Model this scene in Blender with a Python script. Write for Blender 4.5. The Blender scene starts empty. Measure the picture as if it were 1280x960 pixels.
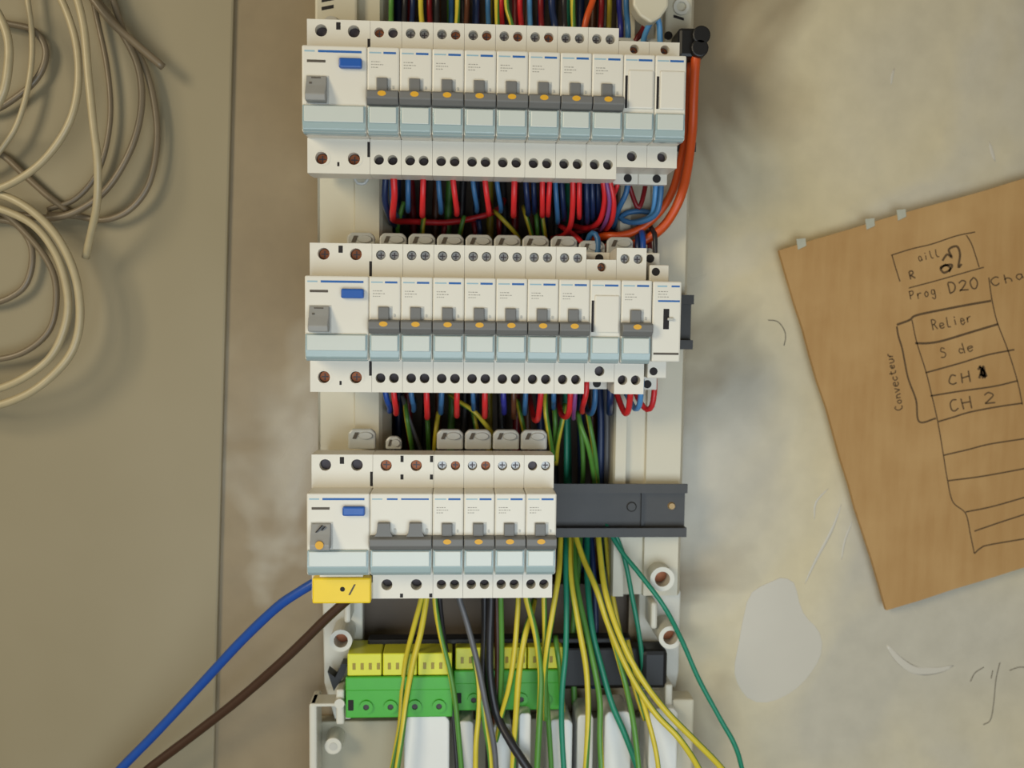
import bpy, bmesh, math, random
from mathutils import Vector, Matrix
random.seed(7)
SC = bpy.context.scene
COL = SC.collection

# ------------------------------------------------------------------ camera
# board coordinates: u right, v up, d out of the wall (millimetres); wall plane d = 0
FPX = 1150.0
DN = 96.0                                   # front face of the breakers above the wall
CAM = Vector((86.41, -20.09, 514.82 + DN))
ROT = (-0.0692, -0.0578, 0.0120)
Z0 = 1.50                                   # height of v = 0 above the floor (m)
_R = Matrix.Rotation(ROT[1], 3, 'Y') @ Matrix.Rotation(ROT[0], 3, 'X') @ Matrix.Rotation(ROT[2], 3, 'Z')
L2W = Matrix(((1, 0, 0), (0, 0, -1), (0, 1, 0)))
def W(u, v, d):
    return Vector((u * .001, -d * .001, Z0 + v * .001))
def at(px, py, d):
    """photo pixel -> (u, v, d) on the plane at distance d from the wall"""
    r = _R @ Vector(((px - 640) / FPX, -(py - 480) / FPX, -1))
    t = (d - CAM.z) / r.z
    p = CAM + r * t
    return (p.x, p.y, d)

cam = bpy.data.cameras.new('camera'); cam_o = bpy.data.objects.new('camera', cam); COL.objects.link(cam_o)
cam.sensor_width = 36; cam.lens = 36 * FPX / 1280; cam.clip_start = .01
cam_o.matrix_world = Matrix.Translation(W(*CAM)) @ (L2W @ _R).to_4x4()
cam.dof.use_dof = True; cam.dof.focus_distance = .525; cam.dof.aperture_fstop = 6.3
SC.camera = cam_o

# ------------------------------------------------------------------ light
SC.view_settings.view_transform = 'Standard'; SC.view_settings.look = 'None'
SC.view_settings.gamma = 1; SC.view_settings.use_curve_mapping = False
SC.view_settings.exposure = -0.42
wd = bpy.data.worlds.new('room_light'); SC.world = wd; wd.use_nodes = True
bg = wd.node_tree.nodes['Background']; bg.inputs[0].default_value = (1.0, .88, .66, 1); bg.inputs[1].default_value = .26
def area(name, loc, target, sx, sy, power, col):
    l = bpy.data.lights.new(name, 'AREA'); l.shape = 'RECTANGLE'; l.size = sx; l.size_y = sy; l.energy = power; l.color = col
    o = bpy.data.objects.new(name, l); COL.objects.link(o); o.location = loc
    o.rotation_euler = (Vector(target) - Vector(loc)).to_track_quat('-Z', 'Y').to_euler()
    return o
area('window_light', (-1.15, -1.45, 2.05), (.1, 0, 1.5), .55, .7, 22, (1.0, .86, .60))
area('cool_fill_light', (.20, -.86, 1.18), (.12, 0, 1.38), .8, .5, 6.6, (.76, .89, 1.0))  # cool fill added close to the board to brighten and cool the lower rows

# ------------------------------------------------------------------ materials
def lin(c):
    return tuple(((x / 255) / 12.92 if x / 255 <= .04045 else ((x / 255 + .055) / 1.055) ** 2.4) for x in c) + (1,)
MATS = {}
def mat(name, rgb, rough=.45, metal=0, var=.06, scale=90, spec=.5, bump=0, alpha=1, trans=0):
    m = bpy.data.materials.new(name); m.use_nodes = True; nt = m.node_tree; b = nt.nodes['Principled BSDF']
    c = lin(rgb)
    tc = nt.nodes.new('ShaderNodeTexCoord'); n = nt.nodes.new('ShaderNodeTexNoise'); n.inputs['Scale'].default_value = scale; n.inputs['Detail'].default_value = 3
    nt.links.new(tc.outputs['Object'], n.inputs['Vector'])
    mx = nt.nodes.new('ShaderNodeMixRGB'); nt.links.new(n.outputs['Fac'], mx.inputs[0])
    mx.inputs[1].default_value = tuple(x * (1 - var) for x in c[:3]) + (1,)
    mx.inputs[2].default_value = tuple(min(1, x * (1 + var)) for x in c[:3]) + (1,)
    nt.links.new(mx.outputs[0], b.inputs['Base Color'])
    b.inputs['Roughness'].default_value = rough; b.inputs['Metallic'].default_value = metal
    b.inputs['Specular IOR Level'].default_value = spec
    if bump:
        bp = nt.nodes.new('ShaderNodeBump'); bp.inputs['Strength'].default_value = bump; bp.inputs['Distance'].default_value = .0006
        nt.links.new(n.outputs['Fac'], bp.inputs['Height']); nt.links.new(bp.outputs[0], b.inputs['Normal'])
    MATS[name] = m
    return m
mat('case', (222, 217, 204), .42, var=.03, scale=60)
mat('case_grey', (188, 186, 178), .5, var=.04, scale=60)
mat('clip', (186, 188, 184), .35, var=.05, scale=120)
mat('toggle', (112, 111, 108), .5, var=.04)
mat('toggle_light', (150, 149, 145), .5, var=.06, scale=200)
mat('dot', (222, 166, 36), .5)
mat('holder', (156, 175, 176), .18, var=.03)
mat('card', (203, 208, 201), .25, var=.02)
mat('print_blue', (30, 96, 168), .5)
mat('print_pale', (150, 182, 196), .5)
mat('print_grey', (150, 145, 134), .6)
mat('print_dark', (84, 76, 66), .6)
mat('button_blue', (30, 88, 170), .35)
mat('yellow_cap', (240, 205, 30), .4, var=.04)
mat('slot_black', (24, 18, 18), .7)
mat('screw', (150, 148, 145), .35, metal=.6, var=.15, scale=500)
mat('screw_brown', (140, 82, 50), .45, metal=.5, var=.25, scale=600)
mat('screw_dark', (70, 62, 66), .5, metal=.3, var=.2, scale=500)
mat('rail', (62, 61, 60), .5, metal=.2, var=.12, scale=120)
mat('brass', (168, 140, 96), .5, metal=.3, var=.2, scale=400)
mat('frame', (204, 197, 175), .4, var=.03, scale=40)
mat('frame_clear', (206, 203, 190), .35, var=.05, scale=60)
mat('plate_dull', (168, 162, 140), .4, var=.06, scale=40)
mat('finger', (226, 226, 222), .3, var=.03, scale=80)
mat('green_block', (70, 170, 50), .35, var=.06, scale=150)
mat('yellow_block', (214, 214, 50), .35, var=.06, scale=150)
mat('black', (16, 15, 16), .45, var=.2)
for n, c in dict(red=(214, 40, 44), dark_red=(120, 12, 22), blue=(52, 104, 150), navy=(24, 44, 84), indigo=(44, 48, 140), sky=(84, 146, 200),
                 violet=(128, 70, 130), brown=(92, 52, 30), orange=(204, 78, 22), black_wire=(38, 36, 40), grey_wire=(96, 96, 100), yellow=(206, 188, 56),
                 green=(84, 138, 56), teal=(30, 128, 100), olive=(150, 132, 30), supply_blue=(28, 76, 158), supply_brown=(64, 42, 28),
                 beige=(178, 163, 128), taupe=(122, 108, 86)).items():
    mat(n, c, .38, var=.10, scale=160)
mat('pencil', (88, 66, 38), .8, var=.25, scale=900)
mat('pencil_wall', (112, 104, 90), .8, var=.25, scale=900)
mat('tape', (176, 176, 160), .2, var=.1)

def nodes(name):
    m = bpy.data.materials.new(name); m.use_nodes = True; MATS[name] = m
    nt = m.node_tree
    return m, nt, nt.nodes['Principled BSDF']
def noise(nt, vec, scale, detail=4, rough=.55, dist=0):
    n = nt.nodes.new('ShaderNodeTexNoise'); n.inputs['Scale'].default_value = scale; n.inputs['Detail'].default_value = detail
    n.inputs['Roughness'].default_value = rough; n.inputs['Distortion'].default_value = dist
    nt.links.new(vec, n.inputs['Vector']); return n.outputs['Fac']
def ramp(nt, fac, stops):
    r = nt.nodes.new('ShaderNodeValToRGB'); nt.links.new(fac, r.inputs[0])
    while len(r.color_ramp.elements) < len(stops): r.color_ramp.elements.new(.5)
    for e, (p, c) in zip(r.color_ramp.elements, stops): e.position = p; e.color = c
    return r.outputs[0]
def mixc(nt, fac, a, b):
    m = nt.nodes.new('ShaderNodeMixRGB')
    if isinstance(fac, (int, float)): m.inputs[0].default_value = fac
    else: nt.links.new(fac, m.inputs[0])
    for i, x in ((1, a), (2, b)):
        if isinstance(x, tuple): m.inputs[i].default_value = x
        else: nt.links.new(x, m.inputs[i])
    return m.outputs[0]
# trowelled plaster: warm beige with pale filler smears
m, nt, b = nodes('plaster')
tc = nt.nodes.new('ShaderNodeTexCoord'); vec = tc.outputs['Object']
f1 = noise(nt, vec, 5, 3, .5, 1.2); f2 = noise(nt, vec, 8, 3, .5, .9); f3 = noise(nt, vec, 60, 5)
base = ramp(nt, f1, [(.32, lin((138, 122, 94))), (.68, lin((150, 134, 106)))])
smear = ramp(nt, f2, [(.55, (0, 0, 0, 1)), (.70, (.6, .6, .6, 1))])
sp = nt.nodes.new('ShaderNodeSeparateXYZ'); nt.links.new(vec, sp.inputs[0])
def mth(op, a_, b_=None):
    n_ = nt.nodes.new('ShaderNodeMath'); n_.operation = op
    for i_, x_ in ((0, a_), (1, b_)):
        if x_ is None: continue
        if isinstance(x_, (int, float)): n_.inputs[i_].default_value = x_
        else: nt.links.new(x_, n_.inputs[i_])
    return n_.outputs[0]
# wall's brightening right of the board put into the colour as paler plaster, ragged border
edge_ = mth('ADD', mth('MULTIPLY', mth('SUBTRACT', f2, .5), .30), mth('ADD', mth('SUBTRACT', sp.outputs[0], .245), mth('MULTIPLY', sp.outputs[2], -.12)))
lit_right = ramp(nt, mth('ADD', mth('MULTIPLY', edge_, 4), .5), [(.38, (0, 0, 0, 1)), (.62, (1, 1, 1, 1))])
lit_right_col = ramp(nt, noise(nt, vec, 3.1, 3, .5, 1.5), [(.36, lin((206, 191, 152))), (.5, lin((205, 194, 165))), (.62, lin((188, 181, 163)))])
c0_ = mixc(nt, lit_right, base, lit_right_col)
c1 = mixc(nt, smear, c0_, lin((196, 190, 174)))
fine = ramp(nt, f3, [(.3, (.9, .9, .9, 1)), (.7, (1, 1, 1, 1))])
mm = nt.nodes.new('ShaderNodeMixRGB'); mm.blend_type = 'MULTIPLY'; mm.inputs[0].default_value = 1
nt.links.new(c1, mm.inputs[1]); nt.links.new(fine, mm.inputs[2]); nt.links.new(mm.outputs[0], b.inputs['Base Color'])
rr = ramp(nt, f2, [(.45, (.5, .5, .5, 1)), (.7, (.26, .26, .26, 1))]); nt.links.new(rr, b.inputs['Roughness'])
bp = nt.nodes.new('ShaderNodeBump'); bp.inputs['Strength'].default_value = .2; bp.inputs['Distance'].default_value = .004
nt.links.new(f2, bp.inputs['Height']); nt.links.new(bp.outputs[0], b.inputs['Normal'])
# left sheet
m, nt, b = nodes('sheet')
tc = nt.nodes.new('ShaderNodeTexCoord'); vec = tc.outputs['Object']
nt.links.new(ramp(nt, noise(nt, vec, 4, 4), [(.3, lin((140, 129, 101))), (.7, lin((150, 139, 113)))]), b.inputs['Base Color'])
b.inputs['Roughness'].default_value = .55
# cardboard with corrugation streaks
m, nt, b = nodes('cardboard')
tc = nt.nodes.new('ShaderNodeTexCoord'); mp = nt.nodes.new('ShaderNodeMapping'); nt.links.new(tc.outputs['Object'], mp.inputs[0])
mp.inputs['Scale'].default_value = (1, 1, .12)
k1 = noise(nt, mp.outputs[0], 120, 4); k2 = noise(nt, tc.outputs['Object'], 14, 4)
cc = ramp(nt, k1, [(.3, lin((168, 128, 76))), (.7, lin((178, 140, 88)))])
cd = mixc(nt, ramp(nt, k2, [(.45, (0, 0, 0, 1)), (.75, (.6, .6, .6, 1))]), cc, lin((194, 158, 106)))
nt.links.new(cd, b.inputs['Base Color']); b.inputs['Roughness'].default_value = .75
bp = nt.nodes.new('ShaderNodeBump'); bp.inputs['Strength'].default_value = .15; bp.inputs['Distance'].default_value = .001
nt.links.new(k1, bp.inputs['Height']); nt.links.new(bp.outputs[0], b.inputs['Normal'])
mat('niche', (112, 101, 90), .9, var=.2, scale=30)
mat('floor_mat', (150, 140, 124), .6, var=.1, scale=6)

# ------------------------------------------------------------------ mesh helpers (board coordinates in mm)
class MB:
    def __init__(s): s.bm = bmesh.new()
    def _bev(s, geom, w, seg=2):
        if w > 0:
            es = list({e for v in geom for e in v.link_edges})
            bmesh.ops.bevel(s.bm, geom=es, offset=w, segments=seg, profile=.5, affect='EDGES', clamp_overlap=True)
    def box(s, u0, u1, v0, v1, d0, d1, bev=0, seg=2, mi=0):
        n0 = set(s.bm.faces)
        M = Matrix.Translation(((u0 + u1) / 2, (v0 + v1) / 2, (d0 + d1) / 2)) @ Matrix.Diagonal((u1 - u0, v1 - v0, d1 - d0, 1))
        g = bmesh.ops.create_cube(s.bm, size=1, matrix=M)
        s._bev(g['verts'], bev, seg)
        if mi:
            for f in s.bm.faces:
                if f not in n0: f.material_index = mi
        return s
    def prism(s, poly, a0, a1, axis='u', bev=0, seg=2):
        """poly in the two other axes: axis u -> (v,d), axis v -> (u,d), axis d -> (u,v)"""
        def P(p, a):
            return {'u': (a, p[0], p[1]), 'v': (p[0], a, p[1]), 'd': (p[0], p[1], a)}[axis]
        A = [s.bm.verts.new(P(p, a0)) for p in poly]; B = [s.bm.verts.new(P(p, a1)) for p in poly]
        n = len(poly)
        s.bm.faces.new(A); s.bm.faces.new(B[::-1])
        for i in range(n): s.bm.faces.new((A[i], B[i], B[(i + 1) % n], A[(i + 1) % n]))
        s._bev(A + B, bev, seg)
        return s
    def cyl(s, u, v, d0, d1, r, n=16, r2=None, axis='d', bev=0):
        r2 = r if r2 is None else r2
        def P(a, rr, t):
            x, y = rr * math.cos(a), rr * math.sin(a)
            return {'d': (u + x, v + y, t), 'v': (u + x, t, v + y), 'u': (t, u + x, v + y)}[axis]
        A = [s.bm.verts.new(P(2 * math.pi * i / n, r, d0)) for i in range(n)]
        B = [s.bm.verts.new(P(2 * math.pi * i / n, r2, d1)) for i in range(n)]
        s.bm.faces.new(A[::-1]); s.bm.faces.new(B)
        for i in range(n): s.bm.faces.new((A[i], A[(i + 1) % n], B[(i + 1) % n], B[i]))
        if bev: s._bev(B, bev)
        return s
    def ring(s, u, v, d0, d1, r0, r1, n=20):
        c = [[s.bm.verts.new((u + r * math.cos(2 * math.pi * i / n), v + r * math.sin(2 * math.pi * i / n), d)) for i in range(n)]
             for r, d in ((r1, d0), (r1, d1), (r0, d1), (r0, d0))]
        for k in range(4):
            A, B = c[k], c[(k + 1) % 4]
            for i in range(n): s.bm.faces.new((A[i], A[(i + 1) % n], B[(i + 1) % n], B[i]))
        return s
    def plate(s, u0, u1, v0, v1, d0, d1, holes, n=16):
        """slab with round holes; cells=one hole each, split along u"""
        holes = sorted(holes); k = len(holes)
        cuts = [u0] + [(holes[i][0] + holes[i + 1][0]) / 2 for i in range(k - 1)] + [u1]
        nv = s.bm.verts.new; nf = s.bm.faces.new
        for i, (hu, hv, hr) in enumerate(holes):
            a0, a1 = cuts[i], cuts[i + 1]
            ang = [2 * math.pi * j / n for j in range(n)] + [math.atan2(y - hv, x - hu) % (2 * math.pi) for x in (a0, a1) for y in (v0, v1)]
            ang = sorted(set(round(x, 5) for x in ang))
            C, Bd, Bt = [], [], []
            for a in ang:
                ca, sa = math.cos(a), math.sin(a)
                t = min([(x - hu) / ca for x in (a0, a1) if abs(ca) > 1e-6 and (x - hu) / ca > 0] + [(y - hv) / sa for y in (v0, v1) if abs(sa) > 1e-6 and (y - hv) / sa > 0])
                C.append(nv((hu + hr * ca, hv + hr * sa, d1))); Bd.append(nv((hu + t * ca, hv + t * sa, d1)))
                Bt.append(nv((hu + hr * ca, hv + hr * sa, d0)))
            m = len(ang)
            for j in range(m):
                q = (j + 1) % m
                nf((Bd[j], Bd[q], C[q], C[j])); nf((C[j], C[q], Bt[q], Bt[j]))
        for (p, q) in (((u0, v0), (u1, v0)), ((u1, v0), (u1, v1)), ((u1, v1), (u0, v1)), ((u0, v1), (u0, v0))):
            nf([nv((p[0], p[1], d0)), nv((q[0], q[1], d0)), nv((q[0], q[1], d1)), nv((p[0], p[1], d1))])
        return s
    def tube(s, pts, r, n=8, step=3.0, two=None, twist=.02, r_end=None, ph=0, taper=False):
        P = catmull(pts, step)
        N = len(P); T = [(P[min(i + 1, N - 1)] - P[max(i - 1, 0)]).normalized() for i in range(N)]
        ref = Vector((0, 0, 1)) if abs(T[0].z) < .9 else Vector((1, 0, 0))
        nrm = (ref - T[0] * ref.dot(T[0])).normalized(); rings = []; ln = 0
        for i in range(N):
            nrm = (nrm - T[i] * nrm.dot(T[i])).normalized(); bn = T[i].cross(nrm)
            if i: ln += (P[i] - P[i - 1]).length
            rr = r if r_end is None else r + (r_end - r) * i / (N - 1)
            if taper: rr = r * (.12 + .88 * math.sin(math.pi * i / (N - 1)) ** .6)
            rings.append([s.bm.verts.new(P[i] + (nrm * math.cos(2 * math.pi * k / n + ln * twist + ph) + bn * math.sin(2 * math.pi * k / n + ln * twist + ph)) * rr) for k in range(n)])
        for i in range(N - 1):
            for k in range(n):
                f = s.bm.faces.new((rings[i][k], rings[i][(k + 1) % n], rings[i + 1][(k + 1) % n], rings[i + 1][k]))
                f.smooth = True
                if two is not None and k in two: f.material_index = 1
        s.bm.faces.new(rings[0][::-1]); s.bm.faces.new(rings[-1])
        return s
    def ribbon(s, pts, w, d):
        """flat stroke of width w on plane d (pts are (u,v))"""
        P = [Vector((p[0], p[1], 0)) for p in pts]
        P = [Vector((p.x, p.y, 0)) for p in catmull([tuple(p) for p in P], 1.0)] if len(P) > 2 else P
        L, Rr = [], []
        for i in range(len(P)):
            t = P[min(i + 1, len(P) - 1)] - P[max(i - 1, 0)]
            t = t.normalized() if t.length > 1e-9 else Vector((1, 0, 0))
            nn = Vector((-t.y, t.x, 0)) * w / 2
            a, c = P[i] + nn, P[i] - nn
            L.append(s.bm.verts.new((a.x, a.y, d))); Rr.append(s.bm.verts.new((c.x, c.y, d)))
        for i in range(len(P) - 1): s.bm.faces.new((Rr[i], Rr[i + 1], L[i + 1], L[i]))
        return s
    def build(s, name, mats, parent=None, smooth=False, flip=True):
        if flip: bmesh.ops.recalc_face_normals(s.bm, faces=s.bm.faces)
        for v in s.bm.verts: v.co = L2W @ v.co * .001
        me = bpy.data.meshes.new(name); s.bm.to_mesh(me); s.bm.free()
        if isinstance(mats, str): mats = [mats]
        for m in mats: me.materials.append(MATS[m])
        if smooth:
            for p in me.polygons: p.use_smooth = True
        o = bpy.data.objects.new(name, me); COL.objects.link(o)
        if parent: o.parent = parent
        return o
def catmull(pts, step):
    P = [Vector(p) for p in pts]
    if len(P) == 2:
        n = max(1, int((P[1] - P[0]).length / 12)); return [P[0].lerp(P[1], i / n) for i in range(n + 1)]
    P = [P[0] * 2 - P[1]] + P + [P[-1] * 2 - P[-2]]; out = []
    for i in range(1, len(P) - 2):
        p0, p1, p2, p3 = P[i - 1:i + 3]; n = max(2, int((p2 - p1).length / step))
        for j in range(n):
            t = j / n
            out.append(.5 * (2 * p1 + (p2 - p0) * t + (2 * p0 - 5 * p1 + 4 * p2 - p3) * t * t + (3 * p1 - p0 - 3 * p2 + p3) * t ** 3))
    out.append(P[-2]); return out
def thing(name, label, cat, u=0, v=0, d=0, group=None):
    o = bpy.data.objects.new(name, None); COL.objects.link(o); o.empty_display_size = .01
    o.location = W(u, v, d); tag(o, label, cat, group); return o
def tag(o, label, cat, group=None):
    o['label'] = label; o['category'] = cat
    if group: o['group'] = group
    return o
def place(o, u=0, v=0, d=0):
    o.location = W(u, v, d); return o
def struct(o, kind='structure'):
    o['kind'] = kind; return o
def dup(root, u, v, d, label):
    r = root.copy(); COL.objects.link(r); r.location = W(u, v, d); r['label'] = label
    for ch in list(root.children):
        c = ch.copy(); COL.objects.link(c); c.parent = r
        for g in list(ch.children):
            e = g.copy(); COL.objects.link(e); e.parent = c
    return r
def nth(k): return ['first', 'second', 'third', 'fourth', 'fifth', 'sixth', 'seventh', 'eighth', 'ninth', 'tenth', 'eleventh', 'twelfth'][k]

# ------------------------------------------------------------------ setting: wall with a cable recess, raised sheet, floor
NU0, NU1 = at(452, 300, 0)[0], at(796, 300, 0)[0]
NV0, NV1 = at(600, 862, 0)[1], 330
w = MB(); bm = w.bm
def quad(a, b_, c, e): bm.faces.new([bm.verts.new(p) for p in (a, b_, c, e)])
U0, U1, V0, V1, ND = -2000, 2200, -1500, 1150, -48
for (a, b_, c, e) in ((U0, NU0, V0, V1), (NU1, U1, V0, V1), (NU0, NU1, V0, NV0), (NU0, NU1, NV1, V1)):
    quad((a, c, 0), (b_, c, 0), (b_, e, 0), (a, e, 0))
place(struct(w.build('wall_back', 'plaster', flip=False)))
w = MB(); bm = w.bm
VS, NS = at(600, 735, 0)[1], -8
quad((NU0, VS, ND), (NU1, VS, ND), (NU1, NV1, ND), (NU0, NV1, ND)); quad((NU0, NV0, NS), (NU1, NV0, NS), (NU1, VS, NS), (NU0, VS, NS)); quad((NU0, VS, NS), (NU1, VS, NS), (NU1, VS, ND), (NU0, VS, ND))
quad((NU0, NV0, 0), (NU0, NV0, ND), (NU0, NV1, ND), (NU0, NV1, 0)); quad((NU1, NV0, ND), (NU1, NV0, 0), (NU1, NV1, 0), (NU1, NV1, ND))
quad((NU0, NV0, 0), (NU1, NV0, 0), (NU1, NV0, ND), (NU0, NV0, ND)); quad((NU0, NV1, ND), (NU1, NV1, ND), (NU1, NV1, 0), (NU0, NV1, 0))
place(struct(w.build('wall_recess', 'niche', flip=False)))
pt, pb = at(291, 0, 6), at(266, 960, 6)
sl = (pt[0] - pb[0]) / (pt[1] - pb[1])
eu = lambda v: pb[0] + (v - pb[1]) * sl
w = MB(); w.prism([(-1900, -1500), (eu(-1500), -1500), (eu(1150), 1150), (-1900, 1150)], 0, 3.5, 'd', bev=1.5)
place(struct(w.build('wall_panel', 'sheet')))
w = MB(); w.box(-2000, 2200, -1520, -1500, 0, 3500)
place(struct(w.build('floor', 'floor_mat')))

# pencil marks on the plaster
wall = bpy.data.objects['wall_back']
def strokes(name, lines, width, d, material, parent=None):
    b_ = MB()
    for ln in lines: b_.ribbon([at(x, y, d)[:2] for x, y in ln], width, d)
    o = b_.build(name, material, parent, flip=False)
    if not parent: place(o)
    return o
strokes('pencil_mark', [[(960, 400), (972, 402), (980, 412), (982, 422), (980, 432)]], .65, .15, 'pencil_wall', wall)
strokes('pencil_mark', [[(1213, 852), (1219, 841), (1230, 834)], [(1250, 828), (1245, 850), (1242, 880), (1238, 900), (1229, 906)], [(1262, 838), (1275, 834), (1292, 835)], [(1241, 838), (1239, 848)]], .65, .15, 'pencil_wall', wall)

# trowelled filler on the wall: one broad patch, an arc and thin scraped ridges
mat('filler', (197, 191, 177), .4, var=.10, scale=14)
def slab(name, pix, h):
    c_ = catmull([at(x, y, 0) for x, y in pix + pix[:1]], 6.0)[:-1]
    b_ = MB(); b_.prism([tuple(p[:2]) for p in c_][::-1], 0, h, 'd', bev=h * .9, seg=2); return b_.build(name, 'filler', wall)
slab('filler_patch', [(975, 722), (992, 728), (1003, 765), (1024, 790), (1026, 818), (1006, 850), (984, 868), (958, 878), (934, 872), (918, 842), (924, 800), (930, 768), (940, 740)], .3)
for ln, w_ in (([(1108, 806), (1124, 825), (1145, 838), (1172, 838), (1192, 832)], 6), ([(1052, 630), (1040, 662), (1020, 700), (1006, 730)], 2.2), ([(1066, 650), (1056, 676), (1052, 700)], 1.6), ([(1036, 610), (1020, 628), (1018, 650)], 1.5), ([(1236, 176), (1240, 190), (1244, 202)], 2.5), ([(1118, 85), (1115, 95), (1114, 106)], 2)):
    b_ = MB(); pp = [Vector(at(x, y, 0)) for x, y in ln]; b_.tube(pp, w_ / 2, 10, 3, taper=True)
    for v_ in b_.bm.verts: v_.co.z *= .25 / w_
    b_.build('filler_ridge', 'filler', wall)

# ------------------------------------------------------------------ chassis of the distribution board
DF = 20.5                                               # chassis front
ch = thing('board_chassis', 'cream plastic chassis of the distribution board carrying the three rails', 'chassis', 0, 0, 0)
def upx(px, d, y=500): return at(px, y, d)[0]
vt = 232.0; vb = at(600, 745, DF)[1]; ve = at(600, 905, DF)[1]
# side uprights, stepped profile in (u, d)
a = [upx(x, DF) for x in (398, 443, 474, 487)]
MB().prism([(a[0], 0), (a[0], 22), (a[0] + 1.2, DF), (a[1], DF), (a[1] + .6, DF + 2.5), (a[2], DF + 2.5), (a[2] + 2, DF), (a[3], 6), (a[3], 0)], vb, vt, 'v').build('upright', 'frame', ch)
a = [upx(x, DF) for x in (768, 783, 808, 852, 857)]
MB().prism([(a[0], 0), (a[0], DF), (a[0] + 1, DF + 2.5), (a[1], DF + 2.5), (a[1] + .6, DF - 2), (a[2], DF - 2), (a[2] + .6, DF + 1), (a[3], DF + 1), (a[4], DF - 4), (a[4], 0)], vb, vt, 'v').build('upright', 'frame', ch)
# lower feet of the uprights with screw bosses
def foot(px0, px1, bosses, slotp):
    u0, u1 = upx(px0, 18, 800), upx(px1, 18, 800)
    MB().prism([(u0, vb), (u1, vb), (u1, ve + 30), (u1 - 4, ve + 8), (u1 - 8, ve), (u0 + 8, ve), (u0 + 1, ve + 25)], 0, 11, 'd', bev=1).build('foot', 'frame_clear', ch)
    for x, y, r in bosses:
        c = at(x, y, 34); b_ = MB().ring(c[0], c[1], 9, 34, r * .62, r, 24); o = b_.build('screw_boss', 'frame_clear', ch)
        MB().cyl(c[0], c[1], 10, 24, r * .6, 16).build('screw', 'screw_brown', o)
    x, y = slotp; c = at(x, y, 30)
    MB().box(c[0] - 2.2, c[0] + 2.2, c[1] - 9, c[1] + 9, 10, 30, 1.8).build('rib', 'frame_clear', ch)
foot(401, 452, [(426, 801, 7.2)], (434, 762)); foot(800, 853, [(828, 724, 8), (838, 797, 7.6)], (818, 770))
# top corner pieces
c0, c1 = at(394, 0, 28), at(447, 0, 28); vtop = at(400, 36, 28)[1]
MB().box(c0[0], c1[0], vtop, vt, 8, 30, 1.5).build('corner_block', 'frame', ch)
for y in (0, 10):
    p, q = at(402, y + 1, 30), at(417, y - 2, 30)
    MB().prism([(p[0], p[1] - 1), (q[0], q[1] - 1), (q[0], q[1] + 1), (p[0], p[1] + 1)], 29.5, 30.2, 'd').build('slot', 'slot_black', ch)
c = at(414, 30, 34); MB().cyl(c[0], c[1], 29, 35, 6, 20, 4.5).build('screw_cap', 'case_grey', ch)
c0, c1 = at(832, 0, 28), at(866, 0, 28)
MB().box(c0[0], c1[0], vtop - 24, vt, 8, 28, 1.5).build('corner_block', 'frame', ch)
c = at(852, 8, 30); MB().ring(c[0], c[1], 26, 30, 3, 5).build('screw_boss', 'frame_clear', ch)
c = at(836, 44, 29); MB().cyl(c[0], c[1], 27, 28.4, 2.6, 14).build('screw_hole', 'slot_black', ch)
p, q = at(842, 20, 28.3), at(855, 24, 28.3); MB().prism([(p[0], p[1] - .8), (q[0], q[1] - .8), (q[0], q[1] + .8), (p[0], p[1] + .8)], 27.5, 28.3, 'd').build('slot', 'slot_black', ch)
hx = [at(x, y, 52)[:2] for x, y in ((792, -25), (836, -25), (836, 8), (826, 22), (814, 29), (800, 20), (791, 6))]
MB().prism(hx[::-1], 40, 52, 'd', bev=1.5).build('cable_tab', 'frame', ch)
MB().box(hx[5][0], hx[2][0], hx[1][1] - 4, hx[1][1] + 6, 8, 42).build('tab_arm', 'frame', ch)
MB().box(upx(398, DF), upx(857, DF), 218, vt, 2, DF - 2, 1).build('crossbar', 'frame', ch)

# ------------------------------------------------------------------ rails
M = 17.6
STRIPE = (124.1, 0.0, -121.3); OFF = (0.0, 1.14, 1.79)
RAILV = [s - 20 for s in STRIPE]
def rail(k, px_end, label):
    v = RAILV[k]; u0 = upx(402, 32); u1 = at(px_end, (112, 395, 634)[k], 32)[0]
    t = thing('mounting_rail', label, 'rail', u0, v, 24, 'rails across the chassis'); L = u1 - u0
    prof = [(-17.3, 8), (-17.3, 6.6), (-12.6, 6.6), (-12.6, .2), (12.6, .2), (12.6, 6.6), (17.3, 6.6), (17.3, 8), (11.4, 8), (11.4, 1.4), (-11.4, 1.4), (-11.4, 8)]
    MB().prism(prof, 0, L, 'u').build('rail_profile', 'rail', t)
    return t, L, u0, v
rail(0, 872, 'dark metal rail behind the top row of breakers')
rail(1, 867, 'dark metal rail end sticking out beyond the middle row of breakers')
rt, L, u0, v = rail(2, 859, 'long bare dark metal rail right of the bottom row of breakers')
c = at(803, 634, 26); MB().box(c[0] - u0 - .9, c[0] - u0 + .9, -11.2, 11.2, 1.4, 3.2).build('joint', 'black', rt)
c = at(840, 633, 27); MB().cyl(c[0] - u0, c[1] - v, 1.4, 3, 2.6, 14, 2.0).build('rivet', 'brass', rt)
c = at(790, 634, 27); MB().cyl(c[0] - u0, c[1] - v, 1.4, 2.2, 3.4, 16, 2.6).build('screw', 'rail', rt)

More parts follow.
